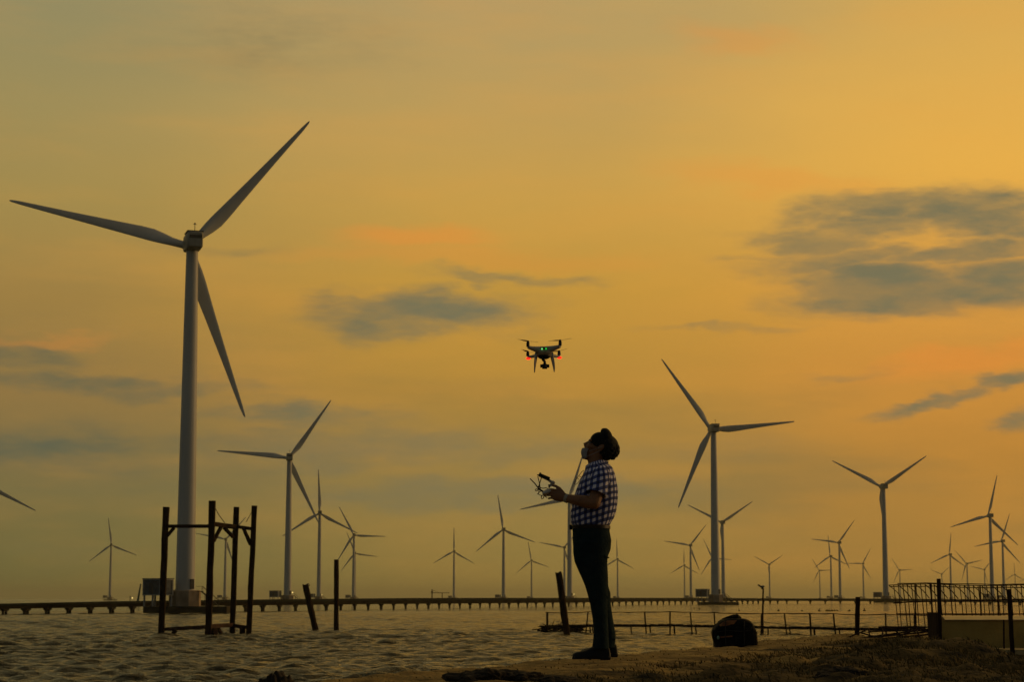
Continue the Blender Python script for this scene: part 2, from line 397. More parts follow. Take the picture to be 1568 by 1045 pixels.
def grass():
    g = np.random.default_rng(11); V = []; Fc = []; mi = []
    n = 210000
    x = g.uniform(-3, 7.6, n); y = g.uniform(9.2, 30, n)
    s = edge_s(x, y); cl = vnoise(x, y, 2.1, 9)*.6 + vnoise(x, y, 6.5, 10)*.4
    vis = np.abs(x) < y*.275 + .4
    p = np.where(s < .95, .03 + .10*(cl > .62), np.clip((cl - .30)*2.6, .06, 1)) * (s > -.12)
    keep = (g.random(n) < p) & vis
    x, y, s, cl = x[keep], y[keep], s[keep], cl[keep]; z = ground_z(x, y)
    n = len(x)
    h = np.where(s < .95, g.uniform(.004, .014, n), g.uniform(.008, .030, n)*(0.5 + 1.0*cl))
    h = h*np.where((x > 3.0) & (x < 4.3) & (y < 21) & (s > 1), 1.7, 1.0)
    th = g.uniform(0, 2*PI, n); w = g.uniform(.0022, .005, n)*(1 + .05*(y - 10))
    lx = g.normal(-.5, .8, n)*h; ly = g.normal(0, .6, n)*h
    dx, dy = np.cos(th)*w, np.sin(th)*w
    P = np.zeros((n, 5, 3))
    P[:, 0] = np.stack([x - dx, y - dy, z - .006], -1); P[:, 1] = np.stack([x + dx, y + dy, z - .006], -1)
    P[:, 2] = np.stack([x + dx*.7 + lx*.4, y + dy*.7 + ly*.4, z + h*.6], -1); P[:, 3] = np.stack([x - dx*.7 + lx*.4, y - dy*.7 + ly*.4, z + h*.6], -1)
    P[:, 4] = np.stack([x + lx, y + ly, z + h], -1)
    b = np.arange(n)[:, None]*5
    faces = [tuple(r) for r in (b + np.array([0, 1, 2, 3]))] + [tuple(r) for r in (b + np.array([3, 2, 4]))]
    me = bpy.data.meshes.new('grass'); me.from_pydata(P.reshape(-1, 3).tolist(), [], faces); me.update()
    me.materials.append(mat('dry_grass', (.20,.14,.040), (.045,.035,.011), 2.6, .9))
    o = bpy.data.objects.new('grass', me); col.objects.link(o); tag(o, kind='stuff'); tag(o, 'low dry grass along the top of the dyke', 'grass')
grass()

# ------------------------------------------------------------------ wind turbines
HUBZ, RAD = 80.0, 39.5
WIND = R(9)                                   # rotors face away from the eye, a little to the left
TH = 3.7
def blade_mesh():
    rs = []; n = 14
    for z, ch, th, tw, cx in [(1.2,1.7,1.7,30,0),(2.2,1.75,1.7,28,0),(4.0,2.1,1.3,24,.12),(6.2,2.75,.95,20,.32),(8.6,3.1,.75,15,.5),(11.5,2.9,.62,11,.5),(16,2.45,.48,7,.42),
                              (22,1.95,.36,4,.32),(28,1.5,.26,2,.22),(34,1.1,.18,1,.14),(38.5,.78,.12,0,.08),(40.5,.48,.08,0,.03),(41,.15,.04,0,0)]:
        ring = []
        for j in range(n):
            a = 2*PI*j/n; x = math.cos(a)*ch/2 + cx; y = math.sin(a)*th/2*(1 - .45*max(0, math.cos(a)) if z > 3 else 1)
            t = R(tw); bend = -.0007*z*z
            ring.append(Vector((x*math.cos(t) - y*math.sin(t), x*math.sin(t) + y*math.cos(t) + bend, z)))
        rs.append(ring)
    rs = [[Vector((p.x, p.y, p.z*RAD/41)) for p in ring] for ring in rs]
    return MB().rings(rs)
def make_turbine():
    root = empty('wind_turbine', (0, 0, 0))
    t = MB(); prof = [(5.0,2.05),(20,1.93),(40,1.72),(60,1.5),(HUBZ - 1.9,1.27)]
    t.rings([[Vector((r*math.cos(2*PI*j/28), r*math.sin(2*PI*j/28), z)) for j in range(28)] for z, r in prof])
    for z, r in ((5.0,2.2),(28,1.9),(54,1.6)): t.cyl((0,0,z), r, .22, 28)
    t.build('tower', M['tower'], root, True)
    nac = MB()
    # nacelle in its own frame, tail towards the camera (-y), rotor at +y
    def sect(y, w, h, dz=0, c=.35):
        pts = []
        for sx, sz in ((1,1),(-1,1),(-1,-1),(1,-1)):
            for k in range(3):
                a = {(1,1):0,(-1,1):90,(-1,-1):180,(1,-1):270}[(sx,sz)] + k*45
                pts.append(Vector((sx*(w/2 - c) + c*math.cos(R(a)), y, dz + sz*(h/2 - c) + c*math.sin(R(a)))))
        return pts
    nac.rings([sect(-5.2, 2.8, 2.9, -.1), sect(-4.8, 3.25, 3.5), sect(-1, 3.35, 3.6), sect(2.4, 3.3, 3.5), sect(3.0, 2.7, 2.8)])
    o = nac.build('nacelle', M['nacelle'], root, True, loc=(0, 0, HUBZ)); o.rotation_euler.z = WIND
    h = MB().box((0, -2.2, 1.86), (3.5, 5.0, .16)).box((0, -5.22, .55), (2.7, .08, .7)); 
    o = h.build('roof_hatch', M['dark_trim'], root, loc=(0, 0, HUBZ)); o.rotation_euler.z = WIND
    m = MB().cyl((0, -3.4, 1.9), .07, 1.7, 6).box((0, -3.4, 3.5), (.8, .1, .08)).ell((0,-3.4,3.65), (.2,.2,.2), 8, 6)
    o = m.build('weather_mast', M['dark_trim'], root, loc=(0, 0, HUBZ)); o.rotation_euler.z = WIND
    hub = MB(); hub.rings([[Vector((r*math.cos(2*PI*j/20), y, r*math.sin(2*PI*j/20))) for j in range(20)] for y, r in ((3.02,1.25),(3.6,1.55),(5.2,1.5),(6.0,1.1),(6.5,.55),(6.7,.1))])
    o = hub.build('hub', M['blade'], root, True, loc=(0, 0, HUBZ)); o.rotation_euler.z = WIND
    bme = blade_mesh(); b0 = bme.build('blade', M['blade'], root, True, loc=Matrix.Rotation(WIND, 3, 'Z') @ Vector((0, 4.4, 0)) + Vector((0, 0, HUBZ)))
    for k in (1, 2):
        c = b0.copy(); col.objects.link(c); c.parent = root
    fo = MB(); fo.rings([[Vector((r*math.cos(2*PI*(j + .5)/8), r*math.sin(2*PI*(j + .5)/8), z)) for j in range(8)] for z, r in ((1.6,3.45),(4.8,3.45),(5.0,3.25))])
    fo.build('foundation', M['conc'], root)
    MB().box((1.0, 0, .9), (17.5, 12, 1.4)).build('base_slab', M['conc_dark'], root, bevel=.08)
    s = MB(); 
    for k in range(9): s.box((3.9 + k*.42, -1.5, 4.7 - k*.37), (.44, 1.3, .07))
    for yy in (-2.15, -.85):
        s.bar((2.6, yy, 4.75), (4.0, yy, 4.75), .12); s.bar((3.7, yy, 4.75), (7.5, yy, 1.65), .16)
        s.bar((2.6, yy, 5.8), (4.0, yy, 5.8), .07); s.bar((3.9, yy, 5.8), (7.6, yy, 2.75), .07)
        for k in range(5): s.bar((3.9 + k*.9, yy, 4.6 - k*.78), (3.9 + k*.9, yy, 5.75 - k*.78), .06)
        for k in (0, 1): s.bar((4.6 + k*1.6, yy, 1.6), (4.6 + k*1.6, yy, 3.9 - k*1.3), .12)
    s.build('stairway', M['steel'], root)
    d = MB().box((1.62, -1.35, 6.3), (.9, .5, 2.1), Matrix.Rotation(R(-50+90), 3, 'Z').to_3x3()); d.build('door', M['dark_trim'], root)
    return root
def make_cabin():
    root = empty('equipment_cabin', (0, 0, 0))
    MB().box((0, 0, 5.6), (5.2, 3.4, 3.0)).build('cabin_body', M['cabin'], root)
    f = MB()
    for x in (-2.6, 2.6): 
        for y in (-1.72, 1.72): f.box((x, y, 5.6), (.28, .28, 3.3))
    for z in (4.0, 7.2): f.box((0, -1.76, z), (5.5, .3, .2)).box((0, 1.76, z), (5.5, .3, .2)).box((-2.62, 0, z), (.3, 3.5, .2)).box((2.62, 0, z), (.3, 3.5, .2))
    f.build('frame', M['cabin_frame'], root)
    MB().box((0, 0, 7.4), (5.7, 3.9, .16)).build('roof', M['cabin'], root)
    MB().box((-.3, -1.74, 5.4), (1.2, .1, 2.2)).build('door', M['dark_trim'], root)
    for x, y in ((-2.5, -1.5), (2.5, -1.5), (-2.5, 1.5), (2.5, 1.5), (0.1, -1.5)):
        MB().bar((x, y, 1.6), (x, y, 4.0), .30).build('leg', M['cabin_frame'], root)
    return root
# hub x, hub y, base x, angle of the first blade clockwise from up, label, cabin label
TB = [
 (291.5,372,283,41.3,'largest wind turbine, nearest, its pale tower rising behind the timber frame','large equipment cabin on stilts left of the nearest turbine base'),
 (446,701,440,35,'tall wind turbine behind the pier, first large one right of the timber frame','equipment cabin on stilts behind the leaning stump, left of a thick tower foot'),
 (489,786,488,357.5,'wind turbine with one upright blade, just right of the tall one near the leaning stump','small cabin at the turbine foot just right of the leaning stump'),
 (541.5,820,541,332,'upper of two overlapping turbine rotors right of the upright post','small cabin at the turbine foot right of the upright post'),
 (542.5,848,543,338,'lower and farther of two overlapping turbine rotors right of the upright post',None),
 (171,835,168,352,'lone small wind turbine left of the nearest big tower','small cabin at the foot of the lone turbine on the far left'),
 (347,826.5,344,41,'distant wind turbine seen through the timber frame','tiny cabin at the turbine foot seen through the timber frame'),
 (-29,739,-33,118,'wind turbine mostly outside the left edge, only one blade tip in view',None),
 (695.5,845,695,0,'small upright-bladed wind turbine beside the distant crane','tiny cabin at the turbine foot beside the distant crane'),
 (770.5,811.5,771,351,'medium wind turbine left of the person, below the drone','cabin at the foot of the medium turbine below the drone'),
 (813.4,859,814,350,'small wind turbine between the medium one and the leaning pile','tiny cabin at the turbine foot left of the leaning pile'),
 (870,765,872.5,18,'wind turbine whose rotor is hidden behind the person and controller',None),
 (864.2,839,864.5,41,'farther wind turbine with its tower just left of the one behind the person',None),
 (945,857,946,358.5,'small wind turbine just right of the legs of the person','tiny cabin at the turbine foot right of the legs of the person'),
 (1087,657,1096,324,'second largest wind turbine, right of the person above the backpack','equipment cabin on stilts above and left of the backpack'),
 (1105,800.5,1108,56.5,'wind turbine with a raised pair of blades close behind the second largest tower',None),
 (1056.7,835.8,1058.3,39,'wind turbine left of the second largest one, taller of that pair','small cabin at the feet of the paired towers left of the second largest turbine'),
 (1047.2,866.4,1048.6,0,'small wind turbine left of the second largest one, shorter of that pair',None),
 (1091,855,1092,335,'distant wind turbine with its hub hidden behind the second largest tower',None),
 (1177.7,865,1179,57.5,'small wind turbine behind the solar street lamp','tiny cabin at the turbine foot behind the solar street lamp'),
 (1284.2,831.6,1287,37,'tallest of three clustered turbines left of the dark square post','cabin at the foot of the tallest clustered turbine'),
 (1271.2,852.4,1273.5,355,'middle of three clustered turbines left of the dark square post, one blade up','cabin at the foot of the middle clustered turbine'),
 (1254.7,874.2,1256,328,'smallest and leftmost of three clustered turbines left of the dark square post',None),
 (1320.4,863.8,1322.8,30,'small wind turbine directly above the dark square post','tiny cabin just right of the top of the dark square post'),
 (1352,745.5,1357,56.5,'large wind turbine with blades in a V, left of the rebar cage','equipment cabin on stilts left of the rebar cage'),
 (1377.4,873.8,1379,327,'tiny wind turbine above the left end of the rebar cage',None),
 (1442,879.8,1443.4,50,'tiny wind turbine directly above the left wooden stake in the rebar cage',None),
 (1455,849.8,1457,6,'mid-sized wind turbine behind the rebar cage with a blade nearly upright',None),
 (1479.5,863.7,1482.5,318,'small wind turbine behind the cage with blades in a leaning Y',None),
 (1507.5,873,1509,43,'small wind turbine half hidden by the large tower behind the rebar cage',None),
 (1514,790.3,1520,14,'large wind turbine rising behind the rebar cage near the right edge','cabin behind the rebar cage left of the large tower'),
 (1534,829.2,1538,19,'wind turbine right behind the large one at the right edge of the photo','cabin behind the rebar cage between the two right towers'),
 (1554.6,880.4,1555.6,0,'tiny wind turbine near the right edge of the photo',None),
 (1573,887,1574,10,'tiny turbine cut off by the right edge of the photo',None),
]
proto = make_turbine(); cab0 = make_cabin(); first = True; firstc = True
lampm = emis('work_lamp_glow', (1.0, .70, .22), 1.3)
for i, (hx, hy, bx, a0, label, clabel) in enumerate(TB):
    e = azel(hx, hy)[1]; D = (HUBZ - CAMZ)/math.tan(e)
    b = on_z(bx, 925, 0); dirn = Vector((b.x, b.y)).normalized(); p = Vector((dirn.x*D, dirn.y*D, 0))
    o = proto if first else copy_thing(proto); first = False
    o.location = p
    tag(o, label, 'wind turbine', 'wind turbines standing in the sea')
    k = 0
    for ch in [c for c in col.objects if c.parent == o]:
        if ch.name.split('.')[0] == 'blade':
            yaw = WIND + (R(8) if i == 0 else 0)
            ch.rotation_euler = (0, R(a0 + 120*k), yaw); ch.location = Matrix.Rotation(yaw, 3, 'Z') @ Vector((0, 4.4, 0)) + Vector((0, 0, HUBZ)); k += 1
        elif ch.name.split('.')[0] in ('hub', 'nacelle', 'roof_hatch', 'weather_mast'): ch.rotation_euler.z = WIND + (R(8) if i == 0 else 0)
    if clabel:
        c = cab0 if firstc else copy_thing(cab0); firstc = False
        c.location = p + Vector((-5.2 if i == 0 else -6.2, -3.2, .003)); c.rotation_euler.z = R(-38) if i == 0 else R(-22)
        tag(c, clabel, 'equipment cabin', 'equipment cabins on stilts beside the turbines')
    if i in (1, 2, 11):
        MB().ell(p + Vector((3.2, -4.2, 6.4)), (.34,.34,.34), 8, 6).build('work_lamp', lampm, None).parent = None
        l = [q for q in col.objects if q.name.startswith('work_lamp')][-1]
        l.parent = o; l.location = -p

# ------------------------------------------------------------------ pier
PX = [-150,0,200,420,640,780,900,1000,1120,1200,1300,1440,1568,1700]
PT = [930,925.7,921.5,918.8,916.6,916.4,916.4,916.3,916.6,917.2,917.3,918.2,919.2,920.5]
PB = [938.5,933.5,930,927.6,925.6,924.6,923.3,921.8,921.2,921.2,921.4,922.5,923.8,925.5]
PW = [945,942.5,940,937.3,933,931.3,929.5,927,925.8,925.3,925.2,926,927.5,930]
def pier():
    root = empty('pier', on_z(784, 931.3))
    root.location.z = 0; off = root.location.copy()
    tag(root, 'long low concrete pier crossing the water in front of the turbines', 'pier')
    xs = np.arange(-150, 1701, 10.0)
    top, bot, wat = (np.interp(xs, PX, q) for q in (PT, PB, PW))
    ctr = [on_z(x, w) for x, w in zip(xs, wat)]
    zt = [at(x, t, c.y).z for x, t, c in zip(xs, top, ctr)]; zb = [at(x, t, c.y).z for x, t, c in zip(xs, bot, ctr)]
    g, p = [], []
    for i, c in enumerate(ctr):
        a, b = ctr[max(0, i - 1)], ctr[min(len(ctr) - 1, i + 1)]; t = (b - a); t.z = 0; t.normalize(); n = Vector((t.y, -t.x, 0))
        zm = zt[i] - (zt[i] - zb[i])*.42
        def rect(w0, w1, z0, z1): return [c + n*w1 + Vector((0,0,z0)) - off, c + n*w1 + Vector((0,0,z1)) - off, c - n*w0 + Vector((0,0,z1)) - off, c - n*w0 + Vector((0,0,z0)) - off]
        g.append(rect(4.0, 0.35, zb[i], zm)); p.append(rect(4.3, .75, zm + .01, zt[i]))
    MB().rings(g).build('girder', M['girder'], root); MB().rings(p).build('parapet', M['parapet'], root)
    # pillars with crossheads, spacing measured along the pier
    x = 2.0; sp_x = [0,130,440,660,770,850,1000,1160,1240,1568]; sp_s = [33,33,24.5,16.3,14.5,12.2,9.2,8.0,23,23]
    x0 = -95.0; k = 0
    while x0 < 1568 and k < 100:
        w = np.interp(x0, PX, PW); c = on_z(x0, w); zbb = at(x0, np.interp(x0, PX, PB), c.y).z
        s = 1.0 + (.25 if k % 4 == 0 else 0)
        m = MB(); c = c - off
        hh = zbb
        m.box((c.x, c.y + 1.4, zbb - .13*hh), (.95*s, 3.8, .26*hh - .004)); m.box((c.x, c.y + 1.4, zbb - .33*hh), (.62*s, 3.2, .14*hh))
        for yy in (.2, 2.6): m.cyl((c.x, c.y + yy, -1.2), .27*s, 1.2 + zbb*.6, 8)
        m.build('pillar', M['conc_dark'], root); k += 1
        x0 += float(np.interp(x0, sp_x, sp_s))
pier()

# ------------------------------------------------------------------ distant crane, beacon mast
def far_things():
    p = on_z(671, 922); p.y = 1500; p = at(661.5, 917, 1500)
    c = empty('tower_crane', (p.x, p.y, 0), 'distant tower crane with a long low jib beside a small turbine', 'crane')
    mpx = 1500/F; M1 = M['timber_red']
    MB().bar((0,0,0), (0,0,at(661,903.5,1500).z), .8).build('mast', M1, c)
    z = at(661,908.7,1500).z
    MB().bar((-.8,0,z), (13,0,z), .45).bar((0,0,z+2.2),(6,0,z),.2).build('jib', M1, c)
    MB().bar((7.6,0,0), (7.6,0,z), .6).build('support', M1, c)
    MB().box((0,0,z+.4),(1.4,1.4,1.4)).build('cab', M1, c)
    p = at(211, 921, 900); c = empty('boat_mast', (p.x, p.y, 0), 'slim teal boom leaning right beside the nearest turbine cabin', 'boom')
    m = mat('teal_paint', (.03,.09,.10), (.02,.07,.08), 2, .5)
    a = at(210, 922, 900) - c.location; b = at(215.5, 895, 900) - c.location
    MB().bar((a.x, 0, 0), (b.x, 0, b.z), 1.0, .5).build('boom', m, c)
    MB().box((a.x - 1.5, 0, 1.0), (6, 2, 1.6)).bar((a.x - 3.2, 0, 1), (a.x - 3.2, 0, 4.4), .3).build('hull', m, c)
    MB().ell((a.x - 2.1, -.4, 3.4), (.3,.3,.3), 8, 6).build('lamp', lampm, c)
far_things()

# ------------------------------------------------------------------ old timber frame in the water
def plank_post(name, a, b, w, m, parent=None, seed=0):
    """rough timber with slightly uneven edges"""
    g = random.Random(seed); n = 9; pts = []; rad = []
    a, b = Vector(a), Vector(b)
    for i in range(n):
        t = i/(n - 1); p = a.lerp(b, t) + Vector((g.uniform(-1, 1), 0, 0))*w*.05
        pts.append(p); rad.append(w*.7071*(1 + g.uniform(-.06, .06)))
    mb = MB().tube(pts, rad, 4, True)
    return mb.build(name, m, parent)
def timber_frame():
    Y = on_z(300, 975).y
    o0 = at(316, 975, Y); o0.z = 0
    root = empty('timber_frame', o0, 'old dark timber frame of four tall posts standing in the water', 'timber frame')
    dz = [0, -1.2, 3.0, 4.6]
    def q(px, py, d=0): return at(px, py, Y + d) - o0
    P = [((246.5,981),(254.3,777),0,8.6),((318.5,981),(325.3,767.5),-1.5,9.0),((355.5,977),(361.8,777),3.0,7.8),((381,975),(389.5,775),2.0,7.6)]
    k = Y/F
    for i, (a, b, d, w) in enumerate(P): plank_post('post', q(*a, d), q(*b, d), w*k, M['timber'], root, i)
    def beam(a, da, b, db, w, m=M['timber'], nm='beam'): plank_post(nm, q(*a, da), q(*b, db), w*k, m, root, int(a[0]))
    beam((256,806.5),0,(323,806.5),-1.5,5.4); beam((326,803),-1.5,(362,808),3.0,6.5); beam((362,807),3.0,(389,811),2.0,5.0)
    beam((252,964.5),0,(318,961),-1.5,5.2,M['timber_red']); beam((321,960),-1.5,(356,958),3.0,6,M['timber_red']); beam((357,959),3,(381,962),2,5.5,M['timber_red'])
    for a, da, b, db, w in (((255.5,822),0,(266.5,809),-.3,4),((327,829),-1.4,(338.5,808),.4,4.5),((343.5,809),.8,(357,823),2.8,4.3),((373,810),2.4,(384,835),2.0,4.3),
                        ((259,979),0,(269,966),-.3,5),((329,980),-1.3,(327.5,964),-1,8),((334,964),0,(342,976),1,4.5),((371.5,976),2.4,(371.5,963),2.4,8)):
        beam(a, da, b, db, w, nm='brace')
    MB().tube([q(328,776,-1.5), q(335,789,0), q(344,801,1.4)], .035, 5).build('wire', M['steel'], root)
    MB().tube([q(377,800,2.4), q(383,789,2.2), q(388,779,2)], .03, 5).build('wire', M['steel'], root)
timber_frame()

def pile(name, top, bot, w, label, seed, cat='post', ragged=0):
    Y = on_z(*bot).y; k = Y/F; b = at(bot[0], bot[1] + 3, Y); t = at(*top, Y)
    root_loc = on_z(*bot)
    g = random.Random(seed); n = 10; mb = MB(); rs = []
    for i in range(n):
        f = i/(n - 1); p = b.lerp(t, f) - root_loc; ring = []
        for j in range(10):
            a = 2*PI*j/10; r = w*k/2*(1 + g.uniform(-.07, .07))
            ring.append(p + Vector((math.cos(a)*r, math.sin(a)*r, g.uniform(-.12, .18)*ragged if i == n - 1 else 0)))
        rs.append(ring)
    mb.rings(rs)
    o = mb.build(name, M['timber'], None, True, loc=root_loc); tag(o, label, cat); return o
p1 = pile('wooden_pile', (467.5, 897), (484.5, 968), 9.5, 'short dark wooden stump leaning left in the water near the upright post', 1, ragged=1)
p2 = pile('wooden_pile', (515, 857.5), (515, 968), 7.5, 'straight upright dark post standing alone in the water', 2)
p3 = pile('wooden_pile', (855.5, 878.5), (868.5, 975), 10.5, 'thick dark pile leaning left beside the legs of the person', 3, ragged=1)
# iron hook on the stump's head
hk = MB().tube([p1.location*0 + (at(469, 896, p1.location.y) - p1.location), at(472.5, 894.5, p1.location.y) - p1.location, at(474, 897.5, p1.location.y) - p1.location, at(471.5, 898.5, p1.location.y) - p1.location], .05, 6)
hk.build('hook', M['steel'], p1)

# ------------------------------------------------------------------ footbridge
def footbridge():
    def W(px): return np.interp(px, [830, 900, 1000, 1170, 1300, 1440, 1570], [970.5, 971.5, 973.5, 974.5, 975.5, 977, 978])
    def pt(px, py, d=0):
        Y = on_z(px, float(W(px))).y + d; return at(px, py, Y)
    o0 = on_z(1100, float(W(1100)))
    root = empty('footbridge', o0, 'rickety pole footbridge with a thin handrail low over the water', 'footbridge')
    g = random.Random(5)
    rail = [(800+35, 938.6),(870,938.8),(900,938),(950,938.2),(987,938.2),(1026,937.5),(1057,938.6),(1094,938.8),(1130,940.2),(1167,940.5),(1201,939.8),(1240,940.2),(1276,940.5),(1313,942),(1356,941.6),(1400,943),(1440,944)]
    fine = []
    for (a, b), (c, d) in zip(rail[:-1], rail[1:]):
        for k in range(3): fine.append((a + (c - a)*k/3, b + (d - b)*k/3 + (0 if k == 0 else .5) + g.uniform(-.35, .35)))
    MB().tube([pt(a, b) - o0 for a, b in fine + [rail[-1]]], [g.uniform(.03, .05) for _ in range(len(fine) + 1)], 6).build('handrail', M['timber'], root)
    deck = [(846,961),(870,960),(898,959.5),(940,959),(987,959.4),(1026,958.6),(1057,959.8),(1094,960.2),(1130,961),(1167,962),(1201,962.8),(1240,962.6),(1276,964),(1313,964.5),(1360,965),(1440,967)]
    for d in (0, 1.0): MB().tube([pt(a, b + g.uniform(-.3, .3), d) - o0 for a, b in deck], .1, 6).build('walkway_pole', M['timber'], root)
    mb = MB()
    for i in range(len(deck) - 1):
        a, b = pt(*deck[i]) - o0, pt(*deck[i+1]) - o0; n = int((b - a).length/.7)
        for k in range(n):
            p = a.lerp(b, k/n); mb.box(p + Vector((g.uniform(-.05,.05), .5, .115)), (.5, 1.2, .04))
    mb.build('slats', M['timber'], root)
    posts = [(838,938,838,970,3.6),(900.5,938,896.5,972,2.2),(987,937.5,990,974,2.3),(1026,937,1026,973.5,2.5),(1057,938,1060,973,2.2),(1093.5,939,1096,974,2.0),(1201,940,1205,974.5,2.2),(1240,939.5,1242,976,2.8),(1276,940.5,1280,975.5,2.4),(1356,940,1357,975,2.4),(1400,942,1401,976,2.4)]
    for a, b, c, d, w in posts:
        Y = on_z(c, float(W(c))).y
        plank_post('post', at(c, d + 2, Y) - o0, at(a, b, Y) - o0, w*Y/F*.9, M['timber'], root, int(a))
    for a, w in ((880,1.5),(887,1.5),(903,2.2),(907,2.2),(966,2),(995,2.2),(1032,2.6),(1065,2.2),(1176,2.2),(1209,2.2),(1246.5,3),(1285,2.2)):
        Y = on_z(a, float(W(a))).y + .9
        plank_post('strut', at(a + g.uniform(0, 2), float(W(a)) + 1, Y) - o0, at(a, float(np.interp(a, [d[0] for d in deck], [d[1] for d in deck])), Y) - o0, w*Y/F*.9, M['timber'], root, int(a))
    # brushwood heap at the near end of the walkway
    b = on_z(852, 970.5); g = random.Random(9); mb = MB()
    for k in range(90):
        c = Vector((g.uniform(-1.5, 2.6), g.uniform(-.8, .8), g.uniform(-.05, .75)))
        a = g.gauss(0, .5); l = g.uniform(.3, 1.1); v = Vector((math.cos(a), g.uniform(-.3, .3), math.sin(a)*.5))*l
        mb.tube([c - v, c + v*.2 + Vector((0,0,g.uniform(-.05,.08))), c + v], g.uniform(.02, .06), 4)
    for k in range(16):
        c = Vector((g.uniform(-.9, 1.6), g.uniform(-.5, .5), .5)); l = g.uniform(.5, 1.5); v = Vector((g.uniform(-.1, .6), g.uniform(-.2, .2), .85))*l
        mb.tube([c, c + v*.5 + Vector((-.06,0,0)), c + v], [.03, .022, .01], 4)
    mb.box((.0, 0, .10), (3.0, 1.0, .12)).box((.1, .1, .66), (2.9, .9, .10))
    mb.box((-1.25, 0, .4), (.4, .9, .6))
    for k in range(5): mb.box((-1.0 + k*.8, -.6, .35), (.25, .2, .5))
    o = mb.build('brushwood_heap', M['timber'], None, loc=b); tag(o, 'tangled dark brushwood heap at the left end of the footbridge', 'brushwood')
    # solar street lamp fixed at the bridge
    Y = on_z(1167, 974).y; b = on_z(1167, 974)
    lamp = empty('street_lamp', b, 'slim solar street lamp on a thin pole beside the footbridge', 'street lamp')
    def q(px, py): return at(px, py, Y) - b
    MB().tube([q(1167,976), q(1167,943), q(1168,939), q(1168.3,912), q(1168.8,903)], [.16,.13,.085,.075,.07], 8).build('pole', M['timber'], lamp, True)
    MB().tube([q(1168.8,903.5), q(1166,901.5)], .06, 6).build('arm', M['timber'], lamp)
    pn = MB(); a, c = q(1160.3,896.8), q(1168.5,903); ax = (c - a).normalized(); up = Vector((-ax.z, 0, ax.x))
    pn.add([a + Vector((0,-.35,0)), c + Vector((0,-.35,0)), c + Vector((0,.35,0)), a + Vector((0,.35,0))] + [v + up*.09 for v in (a + Vector((0,-.35,0)), c + Vector((0,-.35,0)), c + Vector((0,.35,0)), a + Vector((0,.35,0)))],
           [(0,1,2,3),(4,5,6,7),(0,1,5,4),(1,2,6,5),(2,3,7,6),(3,0,4,7)])
    pn.build('solar_panel', M['steel'], lamp)
    MB().ell(q(1168,898.8), (.2,.12,.08), 8, 6).bar(q(1168.3,899), q(1168.7,903), .05).build('lamp_head', M['cabin_frame'], lamp)
footbridge()

# far net stakes behind the footbridge
SL = ['tiny lone stake in the water just right of the solar street lamp','faint thin stake midway between the street lamp and the stake cluster','thick tiny stake just left of the cluster of stakes',
      'first and leftmost stake of the tight far cluster','second stake from the left in the far cluster','third stake from the left in the far cluster','fourth stake from the left in the far cluster','fifth stake, taller, near the right end of the far cluster','last and rightmost stake of the tight far cluster',
      'tiny stake just left of the dark square post','tiny stake just right of the dark square post','tiny stake in the water just above the backpack','tiny stake below the second largest turbine platform, left of two','tiny stake below the second largest turbine platform, right of two']
g = random.Random(21)
for i, (px, py, h, w) in enumerate([(1192,937,3.4,2.4),(1228,937,2.6,1.6),(1254.5,937.3,4.4,2.6),(1265,937,3.4,1.6),(1268,937,3.2,2.4),(1271,937.2,3.2,2.0),(1274.5,937,3,2.4),(1278,937.2,3.6,2),(1282,937,2.8,1.8),(1300,937.3,3.6,2.6),(1323.5,937,4.4,2.8),(1132,937,4.5,1.5),(1063,933,3,1.2),(1071,934,3.4,1.2)]):
    b = on_z(px, py); k = b.y/F
    m = MB().tube([(0,0,-.5), (g.uniform(-.1,.1),0,h*k*.6), (g.uniform(-.3,.3),0,h*k)], [w*k*.32, w*k*.3, w*k*.2], 6)
    m.box((0, 0, .12), (w*k*1.3, .5, .3))
    o = m.build('net_stake', M['timber'], None, loc=b)
    tag(o, SL[i], 'stake', 'fishing stakes between the pier and the footbridge')

